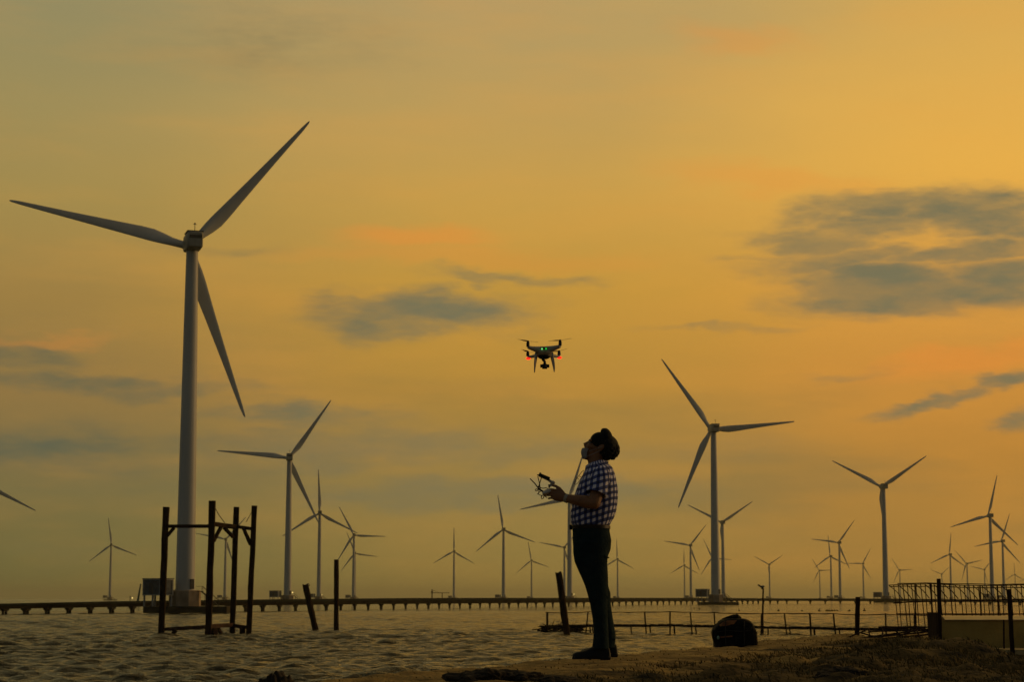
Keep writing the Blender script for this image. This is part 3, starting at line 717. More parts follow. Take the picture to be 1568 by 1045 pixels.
# ------------------------------------------------------------------ concrete trough, rebar cage, stakes
def works():
    Yb = 20.0
    def q(px, py, Y=Yb): return at(px, py, Y)
    # trough wall: top edge runs from (1427,947) to beyond the frame
    o0 = q(1500, 990); root = empty('concrete_block', o0, 'low concrete block with a pale top edge beside the rebar cage', 'concrete block')
    zt = q(1500, 946.5).z; x0, x1 = q(1437, 950).x, q(1437, 950).x + 3.6
    mb = MB().box(((x0+x1)/2, Yb + .175, (zt + 2.5)/2 - .03), (x1 - x0, .35, zt - 2.5))
    mb.v = [tuple(Vector(v) - o0) for v in mb.v]; mb.build('block_body', mat('raw_concrete', (.56,.38,.10), (.36,.24,.06), 3, .95, .5, 14), root, bevel=.008)
    mb = MB().rings([[Vector((x, Yb + .35, zt + .014)), Vector((x, Yb + .35, zt - .03)), Vector((x, Yb - .02, zt - .03)), Vector((x, Yb - .02, zt - .022)), Vector((x, Yb + .10, zt + .012))] for x in (x0 + .06, x1)])
    mb.v = [tuple(Vector(v) - o0) for v in mb.v]; mb.build('coping', mat('pale_coping', (.62,.44,.22), (.48,.33,.15), 5, .32, .15, 20, spec=.6), root, bevel=.006)
    mb = MB().box((x0 - .012, Yb + .17, zt - .2), (.03, .42, .5))
    mb.v = [tuple(Vector(v) - o0) for v in mb.v]; mb.build('end_board', M['timber'], root)
    mb = MB().box(((q(1532,998,19.4).x + x1)/2, 19.55, q(1540,998.5,19.5).z), (x1 - q(1532,998,19.4).x, .7, .05))
    mb.v = [tuple(Vector(v) - o0) for v in mb.v]; mb.build('footing', mat('pale_footing', (.60,.44,.18), (.46,.33,.13), 6, .4, .2, 20, spec=.6), root)
    # rebar cage
    Y0, Y1 = 21.3, 21.95
    o1 = q(1480, 970, Y0); cage = empty('rebar_cage', o1, 'long rusty rebar cage of slanting stirrups above the concrete block', 'rebar cage')
    g = random.Random(3)
    def top(px): return float(np.interp(px, [1360,1420,1500,1568,1620], [896,894.5,897,896.5,897]))
    xs = [1360 + k*12 for k in range(22)]
    def bars(pts, r, nm='bar'): MB().tube([p - o1 for p in pts], r, 6).build(nm, M['rust'], cage)
    r = .0050
    for (dy, Y, x0_) in ((-3.0,Y0,1374),(-1.6,Y1,1362),(1.6,Y1-.2,1362)):
        bars([q(px, top(px) + dy + 2 + g.uniform(-.7,.7), Y) for px in range(x0_, 1625, 22)], r*.95, 'long_bar')
    for (py0, py1, Y, a, m_) in ((924,918.5,Y0,1368,1.2),(942,941.5,Y0,1373,1.1),(940,941,Y1,1372,.8),(962,966,Y0,1345,1.8),(960.5,964,Y1,1352,1.4)):
        bars([q(px, py0 + (py1 - py0)*(px - 1368)/200 + g.uniform(-.6,.6), Y) for px in range(a, 1625 if py0 < 950 else 1440, 24)], r*m_, 'long_bar')
    k = 0; px = 1367
    while px < 1600:
        t = top(px); w = g.uniform(.85, 1.25)
        bot = 968 if px < 1424 else 944
        ln = (bot - t)*.10
        bars([q(px + 1.5, t + g.uniform(-1,1), Y0), q(px + 2 + ln*.5, (t + bot)/2, Y0), q(px + 2 + ln, bot, Y0)], r*w, 'stirrup')
        bars([q(px + 8.5, t + 1 + g.uniform(-1,1), Y1), q(px + 9.5 + ln*.6, bot, Y1)], r*.95, 'stirrup')
        bars([q(px - 6, t + 1, Y1 - .1), q(px + 6, t + 11, (Y0 + Y1)/2), q(px + 15, t + 22, Y0 + .05)], r*w, 'stirrup')
        px += g.choice((13, 14, 16)); k += 1
    for px, w in ((1425.5, 1.7), (1401, 1.3), (1500.5, 1.6), (1527, 1.5)):
        bars([q(px, top(px), Y0 - .06), q(px + 2, 968 if px < 1424 else 944, Y0 - .06)], r*w*1.1, 'upright_bar')
    # loose rods lying on the ground to the left of the cage
    o2 = q(1370, 972, 22.5); rods = empty('rod_pile', o2, 'loose rusty rods crossing each other low left of the concrete block', 'rods')
    for a, b, Ya in (((1282,983),(1325,966.5),23),((1300,980),(1425,964),22.6),((1320,979),(1428,968),22.2),((1330,968),(1424,966),22.8),((1345,979.5),(1428,972),22),((1362,981),(1400,966),21.9),((1390,980),(1426,970.5),21.8),((1318,970),(1350,979),22.3),((1372,968),(1392,981),22.1),((1404,967),(1410,981),22.2),((1330,966),(1333,980),22.4),((1352,966),(1350,981),22.4)):
        MB().tube([q(*a, Ya) - o2, q((a[0]+b[0])/2, (a[1]+b[1])/2 + g.uniform(-.5,.5), Ya - .1) - o2, q(*b, Ya - .3) - o2], .0085, 6).build('rod', M['rust'], rods)
    def stake(top_, bot_, Y, w, label, s):
        b = q(*bot_, Y); o = plank_post('wooden_stake', (0,0,-.1), q(*top_, Y) - b, w*Y/F, M['timber'], None, s)
        o.location = b; tag(o, label, 'stake')
    stake((1437.5,887), (1439.5,985), 19.8, 5.4, 'taller rough wooden stake at the left end of the concrete block', 31)
    stake((1544.5,903), (1551,1001), 19.2, 5.6, 'shorter thick wooden stake near the right end of the concrete block', 32)
    stake((1313.5,915), (1311.5,977), 24.5, 6.2, 'dark square wooden post left of the rebar cage and rods', 33)
    stake((1537,950), (1537,999), 19.5, 2.2, 'thin short stick against the face of the concrete block', 34)
works()

# ------------------------------------------------------------------ rocks
def rock(px, py, Y, w, h, label, seed, sink=.3):
    g = random.Random(seed); b = at(px, py, Y); b.z = float(ground_z(b.x, b.y)) if Y < 30 else 0
    bm = bmesh.new(); bmesh.ops.create_icosphere(bm, subdivisions=5, radius=1)
    off = Vector((g.uniform(0,50), g.uniform(0,50), g.uniform(0,50)))
    from mathutils import noise as mn
    for v in bm.verts:
        n = mn.fractal(v.co*1.3 + off, 1.0, 2.0, 5)*.42 + abs(mn.noise(v.co*3.7 + off))*.28
        v.co *= (1 + n); v.co.x *= w/2; v.co.y *= w/2*.8; v.co.z = v.co.z*h
    me = bpy.data.meshes.new('rock'); bm.to_mesh(me); bm.free(); me.materials.append(M['rock'])
    o = bpy.data.objects.new('rock', me); col.objects.link(o); o.location = b + Vector((0,0,-sink*h)); tag(o, label, 'rock', 'rocks on the dyke'); return o
def stump_rock():
    b = at(425, 1040, 12.6); zt = at(425, 1030, 12.6).z
    z0 = float(ground_z(b.x, b.y)); g = random.Random(4)
    mb = MB()
    for i in range(60):
        a = g.uniform(0, 2*PI); r = g.uniform(0, .10)
        top = zt - g.uniform(.0, .03) - r*.12
        mb.ell((b.x + math.cos(a)*r*1.15, b.y + math.sin(a)*r, top - .10), (g.uniform(.018,.034), g.uniform(.02,.035), g.uniform(.07,.12)), 9, 7)
    mb.ell((b.x, b.y, (zt + z0)/2 - .08), (.15, .14, (zt - z0)/2), 14, 12)
    mb.ell((b.x, b.y, z0 + .1), (.26, .26, .35), 14, 12)
    o = remesh(mb, 'rock', M['rock'], None, .008, 2, loc=(b.x, b.y, z0))
    tag(o, 'jagged dark rock poking up at the bottom left of the shore', 'rock', 'rocks on the dyke')
stump_rock()
RK = [(735,1043,10.9,.34,.075),(790,1041,11.0,.30,.07),(850,1044,10.9,.30,.06),(1010,1040,11.2,.22,.05),(1090,1043,11.0,.26,.05),(1180,1040,11.6,.30,.05),(1290,1032,12.3,.3,.06),(1240,1043,11.2,.24,.05)]
for i, (px, py, Y, w, h) in enumerate(RK):
    lab = ['low dark rock at the bottom edge left of the person, leftmost of its row','low dark rock left of the shoes at the bottom edge','low dark rock just below and left of the shoes','small dark rock right of and below the shoes',
           'low dark rock at the bottom edge below and left of the backpack','dark rock at the bottom edge directly below the backpack','rock in the grass right of the backpack, rightmost of its row','small rock at the bottom edge right of the backpack'][i]
    rock(px, py, Y, w, h, lab, 40 + i)

# ------------------------------------------------------------------ backpack
def backpack():
    Y = 18.7; b = at(1125, 989.5, Y); b.z = float(ground_z(b.x, b.y)) + .0
    root = empty('backpack', b, 'black and brown backpack sitting on the dyke', 'backpack')
    fab = mat('black_nylon', (.018,.018,.015), (.008,.008,.007), 9, .8, .5, 60, spec=.1)
    brown = mat('brown_panel', (.34,.15,.055), (.18,.08,.03), 12, .8, .4, 60)
    k = Y/F
    def S(px, py): return Vector(((px - 1125)*k, 0, (989.5 - py)*k))
    # outline traced left to right over the top, given real depth
    prof = [(1094,990),(1092.5,976),(1091,966),(1095,959),(1099,954),(1104,950),(1111,947.5),(1124,946.5),(1134,947),(1143,948.5),(1150,954),(1154.5,962),(1157,970),(1157.5,980),(1157,989.5)]
    def smoothline(p, k=4):
        o = []
        for i in range(len(p) - 1):
            p0, p1, p2, p3 = p[max(0,i-1)], p[i], p[i+1], p[min(len(p)-1,i+2)]
            for t in range(k):
                t = t/k; o.append(tuple(.5*(2*b_ + (c_ - a_)*t + (2*a_ - 5*b_ + 4*c_ - d_)*t*t + (3*b_ - a_ - 3*c_ + d_)*t**3) for a_, b_, c_, d_ in zip(p0, p1, p2, p3)))
        return o + [p[-1]]
    prof = smoothline(prof); g = random.Random(14)
    rs = []
    cx, cz = 1124, 988
    ph = [g.uniform(0, 6) for _ in range(6)]
    for dy, sc in ((-.178,.78),(-.176,.90),(-.165,.955),(-.14,.985),(-.10,.998),(-.05,1.0),(.0,1.0),(.06,1.0),(.12,.98),(.15,.94),(.165,.82)):
        row = []
        for i, (x, y) in enumerate(prof):
            w = 1 + .012*math.sin(i*.9 + ph[0] + dy*22) + .008*math.sin(i*2.1 + ph[1] - dy*40)
            row.append(S(cx + (x - cx)*sc*w, cz + (y - cz)*sc*w if y < 986 else y) + Vector((0, dy, 0)))
        rs.append(row)
    mb = MB().rings(rs); o = mb.build('bag_body', fab, root, True)
    def patch(pts, d, m, nm, t=.02):
        f = [S(*p) + Vector((0, d, 0)) for p in pts]; r = [p + Vector((0, t, 0)) for p in f]
        o = MB().rings([f, r]).build(nm, m, root, False, bevel=.006); return o
    patch([(1099,957),(1104,952.5),(1112,950),(1126,949.5),(1122,956),(1112,958.5),(1101,959.5)], -.178, brown, 'top_panel', .04)
    patch([(1145,975.5),(1156,974.5),(1157,980),(1146,980)], -.165, brown, 'side_panel', .05)
    patch([(1100,973),(1119,972),(1119,974.5),(1100,976)], -.181, brown, 'trim_band', .02)
    patch([(1122,960),(1150,961),(1152,986),(1121,987)], -.20, fab, 'front_pocket', .05)
    web = mat('grey_webbing', (.05,.045,.035), (.03,.027,.022), 30, .8, .4, 60)
    for xx in (1108, 1136):
        MB().tube([S(xx + 1, 951) + Vector((0,-.182,0)), S(xx, 960) + Vector((0,-.199,0)), S(xx - .5, 972) + Vector((0,-.212,0)), S(xx, 986) + Vector((0,-.200,0))], .008, 8, flat=.5).build('webbing_strap', web, root, True)
    MB().tube([S(1096,967) + Vector((0,-.185,0)), S(1112,964.5) + Vector((0,-.196,0)), S(1130,966) + Vector((0,-.206,0)), S(1151,964) + Vector((0,-.192,0))], .004, 6).build('zip', web, root, True)
    MB().tube([S(1101,958) + Vector((0,-.17,0)), S(1118,962) + Vector((0,-.19,0)), S(1140,957) + Vector((0,-.18,0)), S(1150,961) + Vector((0,-.16,0))], .007, 6).build('fold', fab, root, True)
    MB().ell(S(1097.2,975.3) + Vector((0,-.17,0)), (.014,.02,.02), 12, 8).build('badge', mat('pale_badge', (.26,.40,.33), (.2,.33,.27), 30, .5), root, True)
    MB().tube([S(1107,948.5), S(1112,946.8) + Vector((0,-.03,0)), S(1122,944) + Vector((0,-.06,0)), S(1128,943.6) + Vector((0,-.05,0)), S(1134,946.5)], [.010,.014,.018,.02,.014], 8).build('handle', fab, root, True)
    MB().tube([S(1121,945), S(1125,942.6), S(1129,944.5), S(1125,946)], .012, 8).build('buckle', fab, root)
    MB().tube([S(1128.8,944), S(1129.2,940)], .006, 6).build('zip_pull', fab, root)
    MB().tube([S(1154,987) + Vector((0,-.06,0)), S(1160,987.6) + Vector((0,-.07,0)), S(1166,988) + Vector((0,-.05,0))], .011, 8, flat=.6).build('strap', fab, root)
    MB().tube([S(1095,962) + Vector((0,-.12,0)), S(1091,966) + Vector((0,-.13,0)), S(1091,975) + Vector((0,-.13,0)), S(1094,984) + Vector((0,-.13,0))], .012, 8, flat=.7).build('strap', fab, root)
backpack()

# ------------------------------------------------------------------ drone
def drone():
    Y = 15.2; o0 = at(832.5, 541, Y); k = Y/F
    root = empty('drone', o0, 'quadcopter drone with red and green lights hovering in the sky', 'drone')
    shell = mat('drone_shell', (.50,.46,.42), (.42,.39,.35), 20, .35)
    dark = mat('drone_dark', (.02,.022,.024), (.012,.013,.014), 30, .5)
    def S(x, y, d=0): return at(780 + x/11.61, 500 + y/11.61, Y + d) - o0      # x, y read on an enlarged crop
    # body: rounded flat shell from stacked outlines
    mb = MB()
    mb.ell(S(615, 455), (.068, .095, .040), 24, 14).ell(S(615, 420), (.058, .085, .026), 20, 12)
    fr = [(-.10, 330, 365), (-.10, 905, 345)]
    mb.tube([S(600,420,-.03), S(480,410,-.06), S(400,392,-.085), S(335,372,-.105)], [.036,.029,.021,.016], 12, flat=.8)
    mb.tube([S(630,420,-.03), S(760,400,-.06), S(840,375,-.085), S(905,352,-.105)], [.036,.029,.021,.016], 12, flat=.8)
    mb.tube([S(600,500,.03), S(480,520,.06), S(400,540,.09), S(330,548,.115)], [.030,.020,.015,.014], 12, flat=.75)
    mb.tube([S(640,500,.03), S(760,520,.06), S(830,535,.09), S(888,538,.115)], [.030,.020,.015,.014], 12, flat=.75)
    remesh(mb, 'body_shell', shell, root, .004, 3)
    MB().ell(S(615, 525, 0), (.052,.06,.028), 20, 12).build('belly', dark, root, True)
    MB().ell(S(617, 395, -.075), (.032,.03,.014), 16, 10).build('sensor_bar', dark, root, True)
    gm = emis('green_light', (.03, .85, .08), .55); gw = emis('bright_green_light', (.30, 1.0, .26), .8); rm = emis('red_light', (1.0, .01, .005), 3.0)
    MB().ell(S(580, 402, -.108), (.007,.005,.006), 12, 8).build('status_light', gw, root, True)
    MB().ell(S(652, 398, -.108), (.0075,.005,.0065), 12, 8).build('status_light', gm, root, True)
    bl = mat('prop_plastic', (.10,.085,.06), (.08,.07,.05), 20, .4)
    def motor(x, y0, y1, d, ang, red):
        a, b = S(x, y0, d), S(x, y1, d)
        MB().tube([a, a.lerp(b, .25), b], [.011,.0125,.0125], 14).ell(a, (.0115,.0115,.008), 12, 8).build('motor', dark, root, True)
        pr = MB(); n = 9
        for sg in (1, -1):
            rs = []
            for i in range(n):
                f = i/(n - 1); rr = .008 + f*.108; w = .0035 + .0085*math.sin(PI*min(1, f*1.15 + .12))*(1 - f*.55)
                dv = Vector((math.cos(ang)*sg, math.sin(ang)*sg, 0)); nv = Vector((-math.sin(ang)*sg, math.cos(ang)*sg, .35*(1 - f)))
                c = a + dv*rr + Vector((0, 0, .009 + .004*f))
                rs.append([c + nv*w, c + Vector((0,0,.0012)), c - nv*w, c - Vector((0,0,.0012))])
            pr.rings(rs)
        pr.ell(a + Vector((0,0,.009)), (.009,.009,.006), 12, 8)
        pr.build('propeller', bl, root, True)
        if red:
            MB().ell(S(x + 8, y1 + 42, d), (.0185,.0185,.0095), 16, 10).build('red_light', rm, root, True)
    motor(330, 285, 365, -.11, R(48), False); motor(902, 268, 345, -.11, R(-42), False)
    motor(328, 470, 530, .115, R(65), True); motor(884, 458, 515, .115, R(-60), True)
    # landing gear: two hooped legs, gimbal camera
    for pts in ([(470,470,-.05),(462,540,-.06),(450,650,-.07),(450,740,-.07),(446,815,-.05)],[(488,480,.05),(480,560,.06),(462,680,.07),(452,760,.05),(446,815,-.02)]):
        MB().tube([S(*p) for p in pts], [.010,.0095,.0075,.007,.005], 8, flat=.8).build('landing_leg', shell, root, True)
    for pts in ([(765,470,-.05),(775,550,-.06),(795,660,-.07),(800,740,-.07),(796,805,-.05)],[(735,480,.05),(748,560,.06),(775,680,.07),(792,760,.05),(796,805,-.02)]):
        MB().tube([S(*p) for p in pts], [.010,.0095,.0075,.007,.005], 8, flat=.8).build('landing_leg', shell, root, True)
    gb = MB().tube([S(600,575,-.02), S(605,600,-.02), S(628,630,-.02), S(628,670,-.02)], [.014,.012,.010,.012], 10)
    gb.build('gimbal_arm', dark, root, True)
    c = MB().box(S(628,715,-.03), (.038,.04,.034)).tube([S(548,706,-.03), S(710,706,-.03)], .013, 12).ell(S(628,712,-.055), (.014,.01,.014), 12, 8)
    c.build('gimbal_camera', dark, root, True)
drone()
# ------------------------------------------------------------------ person
def person():
    Yp = 14.4
    def P(px, py, d=0.0): return at(px, py, Yp + d)
    base = P(915, 1011); base.z = float(ground_z(base.x, base.y))
    root_loc = base
    skin = mat('skin', (.30,.14,.06), (.22,.10,.042), 18, .55, .15, 60, spec=.4)
    cloth = mat('dark_trousers', (.018,.034,.037), (.012,.023,.026), 14, .95, .5, 60, spec=.08)
    leather = mat('black_leather', (.008,.009,.009), (.012,.011,.010), 20, .5, spec=.2)
    hairm = mat('black_hair', (.008,.008,.007), (.014,.012,.009), 60, .7, .8, 120)
    capm = mat('black_cap', (.009,.011,.010), (.006,.007,.006), 30, .9, .4, 80)
    white = mat('white_mask', (.36,.35,.34), (.30,.29,.29), 30, .8)
    # ---- body: head, neck, trunk, arms, hands, legs in one skin
    T = R(31)
    E = P(918.5, 685.5)
    hf = Vector((-math.cos(T), 0, math.sin(T))); hu = Vector((math.sin(T), 0, math.cos(T))); hw = Vector((0, 1, 0))
    HR = Matrix((hf, hw, hu)).transposed()                     # head frame: forward, far side, up
    def Hd(f, w, u): return E + hf*f + hw*w + hu*u
    mb = MB()
    mb.ell(Hd(-.005, 0, .018), (.092, .074, .084), 24, 16, HR)         # skull
    mb.ell(Hd(.035, 0, -.045), (.060, .055, .072), 20, 14, HR)         # face
    mb.ell(Hd(.054, 0, -.106), (.034, .032, .026), 16, 12, HR)         # chin
    mb.ell(Hd(.020, 0, -.074), (.060, .052, .040), 16, 12, HR)         # jaw
    mb.tube([Hd(.088, 0, -.006), Hd(.097, 0, -.026), Hd(.106, 0, -.044)], [.009, .0115, .0145], 10)   # nose
    mb.ell(Hd(.096, .011, -.047), (.011,.008,.008), 10, 8, HR).ell(Hd(.096, -.011, -.047), (.011,.008,.008), 10, 8, HR)
    mb.ell(Hd(.080, 0, .008), (.018, .050, .011), 14, 8, HR)          # brow
    mb.ell(Hd(.090, 0, -.070), (.012, .024, .0065), 12, 8, HR).ell(Hd(.087, 0, -.083), (.012, .021, .0075), 12, 8, HR)   # lips
    for s in (-1, 1):
        mb.ell(Hd(.060, s*.043, -.034), (.026, .022, .022), 12, 8, HR)   # cheek
        mb.ell(Hd(-.008, s*.076, -.004), (.020, .008, .032), 12, 10, HR)     # ear
        mb.ell(Hd(-.014, s*.082, .002), (.014, .006, .024), 12, 10, HR)
    mb.tube([Hd(-.01, 0, -.03), P(911, 702), P(914, 712), P(917, 722)], [.060, .058, .062, .075], 18)     # neck
    # trunk
    TS = [(716,901,934,.10),(724,897,939,.165),(736,893,941,.175),(750,888,942,.165),(768,882,942,.150),(786,879,939,.145),(802,880,932,.15),(815,880,932,.16),(835,881,933,.155)]
    def slab(S, gx=0.0, gw=0.0, n=28, e=2.3):
        rs = []
        for y, a, b, w in S:
            c = P((a + b)/2, y); rx = (b - a)/2*Yp/F + gx; ring = []
            for j in range(n):
                t = 2*PI*j/n; ct, st = math.cos(t), math.sin(t)
                ring.append(c + Vector((math.copysign(abs(ct)**(2/e), ct)*rx, math.copysign(abs(st)**(2/e), st)*(w + gw), 0)))
            rs.append(ring)
        return rs
    mb.rings(slab(TS))
    arms = {}
    for s in (-1, 1):
        sh = P(921, 728, s*.185); elb = P(910 if s < 0 else 906, 771, s*.235); wr = P(867, 763.5, s*.135)
        mb.tube([sh, sh.lerp(elb, .35), sh.lerp(elb, .75), elb], [.055, .052, .046, .043], 14)
        mb.ell(elb, (.043,.043,.043), 12, 10)
        mb.tube([elb, elb.lerp(wr, .28), elb.lerp(wr, .65), wr], [.043, .046, .037, .029], 14)
        # hand: palm seen from the thumb side, fingers closing round the grip
        k = [P(852, 757.5, s*.105)]
        pa = wr; pb = P(850, 757.5, s*.100)
        d = (pb - pa).normalized()
        up = Vector((0, 0, 1)); up = (up - d*up.dot(d)).normalized(); sd = Vector((0, 1, 0))
        rs = []
        for f, hh, ww in ((0, .029, .020), (.35, .037, .019), (.7, .043, .018), (1.0, .043, .015), (1.12, .036, .010)):
            c = pa.lerp(pb, f); rs.append([c + up*math.cos(2*PI*j/16)*hh + sd*math.sin(2*PI*j/16)*ww for j in range(16)])
        mb.rings(rs)
        for i in range(4):                                   # index (top) to little finger (bottom)
            h0 = .030 - i*.0205; ln = (.92, 1.0, .93, .74)[i]; r0 = (.0094, .0096, .0090, .0080)[i]
            b0 = pb + up*h0 - d*.004
            j1 = b0 + d*.036*ln + up*(-.004) + sd*s*.006
            j2 = j1 + d*.020*ln + sd*(-s)*.016*ln + up*(-.008)
            j3 = j2 + d*.002 + sd*(-s)*.022*ln + up*(-.002)
            mb.tube([b0 - d*.02, b0, j1, j2, j3], [r0, r0*1.05, r0, r0*.9, r0*.72], 10)
            mb.ell(j3, (r0*.72,)*3, 8, 6); mb.ell(b0 + sd*s*.004, (r0*1.1,)*3, 8, 6)
        t0 = pa.lerp(pb, .35) + up*.026; t1 = pa.lerp(pb, .8) + up*.050 - sd*s*.008
        t2 = t1 + d*.032 + up*.008 - sd*s*.010; t3 = t2 + d*.024 - up*.003 - sd*s*.010
        mb.tube([t0, t1, t2, t3], [.014, .0125, .0105, .0085], 10); mb.ell(t3, (.0085,)*3, 8, 6)
        arms[s] = (wr, pb, d, up, sd)
    # legs and feet inside the trousers
    hipn, hipf = P(905, 840, -.085), P(908, 840, .085)
    for hp, kn, an, toe in ((hipn, P(916, 908, -.10), P(920, 988, -.11), P(903, 1006, -.11)), (hipf, P(920, 906, .09), P(931, 984, .10), P(917, 1001, .11))):
        mb.tube([hp, hp.lerp(kn, .5), kn, kn.lerp(an, .35), an], [.070, .058, .038, .032, .022], 14)
        mb.tube([an, an + Vector((0,0,-.035)), toe + Vector((.03,0,-.005))], [.020, .014, .008], 12)
    body = remesh(mb, 'person', skin, None, .0042, 2, .5, loc=root_loc)
    tag(body, 'man in a checked shirt and dark trousers looking up, holding a drone controller', 'person')
    def kid(o): o.parent = body; o.location = Vector((0, 0, 0)); return o
    def lb(mbb, name, m, smooth=True, bevel=0):
        mbb.v = [tuple(Vector(v) - root_loc) for v in mbb.v]
        return mbb.build(name, m, body, smooth, bevel)
    def rm(mbb, name, m, vox, it=3, org=None):
        o = remesh(mbb, name, m, None, vox, it, .5, loc=org if org is not None else root_loc)
        o.parent = body; o.location = (org - root_loc) if org is not None else (0, 0, 0); return o
    # eyes
    for s in (-1, 1):
        lb(MB().ell(Hd(.077, s*.030, -.012), (.012,.013,.010), 12, 8, HR), 'eye', mat('eye', (.25,.23,.2), (.02,.015,.01), 60, .2))
    # ---- hair
    hb = MB()
    hb.ell(Hd(-.034, 0, .034), (.094, .084, .084), 24, 16, HR)
    hb.ell(Hd(-.060, 0, .015), (.068, .078, .080), 20, 14, HR)
    hb.ell(Hd(-.068, 0, -.030), (.044, .058, .035), 16, 12, HR)
    hb.ell(Hd(.005, 0, .030), (.074, .080, .070), 16, 12, HR)
    g = random.Random(8)
    for i in range(260):
        a = g.uniform(0, 2*PI); b = g.uniform(-.9, 1)
        dvec = Vector((-.55 + .75*math.cos(a)*.9, math.sin(a)*.85, b)).normalized()
        c = Hd(-.032 + dvec.x*.091, dvec.y*.083, .032 + dvec.z*.080)
        if dvec.x > .45: continue
        c2 = c + hf*(dvec.x*.012 - .012) + hw*dvec.y*.01 + hu*(dvec.z*.010 - .016)
        hb.tube([c, c.lerp(c2, .5), c2], [.0075, .0065, .004], 5)
    rm(hb, 'hair', hairm, .0045, 1)
    # ---- cap with its peak standing up
    cb = MB()
    cb.ell(Hd(.012, 0, .034), (.082, .0860, .074), 28, 18, HR)
    cap = rm(cb, 'cap', capm, .005, 3)
    # thick curved peak pushed up over the brow
    pb_ = MB(); rs = []
    for f, w_, hx, hz in ((0,.076,.040,.026),(.25,.078,.042,.030),(.5,.072,.040,.031),(.72,.060,.034,.027),(.9,.042,.024,.019),(1.0,.020,.010,.008)):
        c = P(930, 672, 0).lerp(P(925.5, 655.8, 0), f)
        rs.append([c + Vector((math.cos(2*PI*j_/24)*hx, math.sin(2*PI*j_/24)*w_, -hz*.55*abs(math.sin(2*PI*j_/24))**2)) for j_ in range(24)])
    pb_.rings(rs); pk = remesh(pb_, 'peak', capm, None, .004, 4, .5, loc=root_loc); pk.parent = cap; pk.location = (0, 0, 0)
    # ---- face mask pulled over the chin, with ear loops
    mk = MB(); n = 13
    rows = []
    for i in range(6):
        f = i/5; u = -.072 - f*.066; row = []
        for j in range(n):
            t = -1 + 2*j/(n - 1); an = t*R(66)
            fr = (.108 - .006*abs(f - .3) - (.040*f*f))
            row.append(Hd(.03 + (fr - .03)*math.cos(an)**.8 if abs(an) < PI/2 else .03, math.sin(an)*(.066 - .012*f), u + .012*(1 - math.cos(an)) + .010*abs(t)))
        rows.append(row)
    vs = [p for r_ in rows for p in r_]; n0 = len(vs); vs += [p - hf*.004 for p in vs[:n0]]
    fs = []
    for i in range(5):
        for j in range(n - 1):
            a = i*n + j; fs += [(a, a+1, a+1+n, a+n), (n0+a, n0+a+n, n0+a+1+n, n0+a+1)]
    for j in range(n - 1): fs += [(j, n0+j, n0+j+1, j+1), (5*n+j, 5*n+j+1, n0+5*n+j+1, n0+5*n+j)]
    for i in range(5): a, b = i*n, i*n+n-1; fs += [(a, a+n, n0+a+n, n0+a), (b, n0+b, n0+b+n, b+n)]
    fm = lb(MB().add(vs, fs), 'face_mask', white)
    for s in (-1, 1):
        for u0, u1 in ((-.068, .006), (-.118, -.030)):
            mm = MB().tube([Hd(.052, s*.066, u0), Hd(.018, s*.083, (u0 + u1)/2), Hd(-.012, s*.088, u1)], .0016, 6)
            mm.v = [tuple(Vector(v) - root_loc) for v in mm.v]; mm.build('ear_loop', white, fm)
    # ---- shirt
    sm = bpy.data.materials.new('checked_cotton'); sm.use_nodes = True; t = sm.node_tree; b = t.nodes['Principled BSDF']; b.inputs['Roughness'].default_value = .9
    tcn = t.nodes.new('ShaderNodeTexCoord'); sx = t.nodes.new('ShaderNodeSeparateXYZ'); t.links.new(tcn.outputs['Object'], sx.inputs[0])
    def mm_(op, a, b_=None):
        n_ = t.nodes.new('ShaderNodeMath'); n_.operation = op
        for i_, v_ in enumerate((a, b_)):
            if v_ is None: continue
            if isinstance(v_, (int, float)): n_.inputs[i_].default_value = v_
            else: t.links.new(v_, n_.inputs[i_])
        return n_.outputs[0]
    wn = t.nodes.new('ShaderNodeTexNoise'); wn.inputs['Scale'].default_value = 7; t.links.new(tcn.outputs['Object'], wn.inputs[0])
    wob = mm_('MULTIPLY', mm_('SUBTRACT', wn.outputs[0], .5), .035)
    ang = mm_('ADD', mm_('MULTIPLY', mm_('ARCTAN2', sx.outputs[1], sx.outputs[0]), .17), wob)
    zz = mm_('ADD', sx.outputs[2], mm_('ADD', mm_('MULTIPLY', wob, .8), mm_('MULTIPLY', sx.outputs[0], -.28)))
    def stripe(v_, p_=.041): return mm_('GREATER_THAN', mm_('FRACT', mm_('DIVIDE', mm_('ADD', v_, 5), p_)), .50)
    s1, s2 = stripe(ang), stripe(zz, .045)
    rp = t.nodes.new('ShaderNodeValToRGB'); rp.color_ramp.interpolation = 'CONSTANT'
    rp.color_ramp.elements[0].color = (.82,.78,.86,1); rp.color_ramp.elements[1].position = .4; rp.color_ramp.elements[1].color = (.085,.11,.30,1)
    e3 = rp.color_ramp.elements.new(.9); e3.color = (.020,.028,.10,1)
    t.links.new(mm_('MULTIPLY', mm_('ADD', s1, s2), .5), rp.inputs[0]); t.links.new(rp.outputs[0], b.inputs['Base Color'])
    fn = t.nodes.new('ShaderNodeTexNoise'); fn.inputs['Scale'].default_value = 14; fn.inputs['Detail'].default_value = 4; t.links.new(tcn.outputs['Object'], fn.inputs[0])
    bpn = t.nodes.new('ShaderNodeBump'); bpn.inputs['Strength'].default_value = .6; bpn.inputs['Distance'].default_value = .015
    t.links.new(fn.outputs[0], bpn.inputs['Height']); t.links.new(bpn.outputs[0], b.inputs['Normal'])
    SS = [(709.5,902,930,.070),(713,898,934.5,.11),(717,896.5,938,.155),(722,895,940,.185),(730,891,942.5,.200),(740,886.5,944.5,.200),(750,882.5,946.3,.195),(762,878.5,946.2,.188),(775,875.5,945,.182),(786,873.8,943,.178),(795,873.8,939.5,.175),(801,874.5,935.5,.170),(805.5,876,933.5,.165)]
    org = P(910, 760)
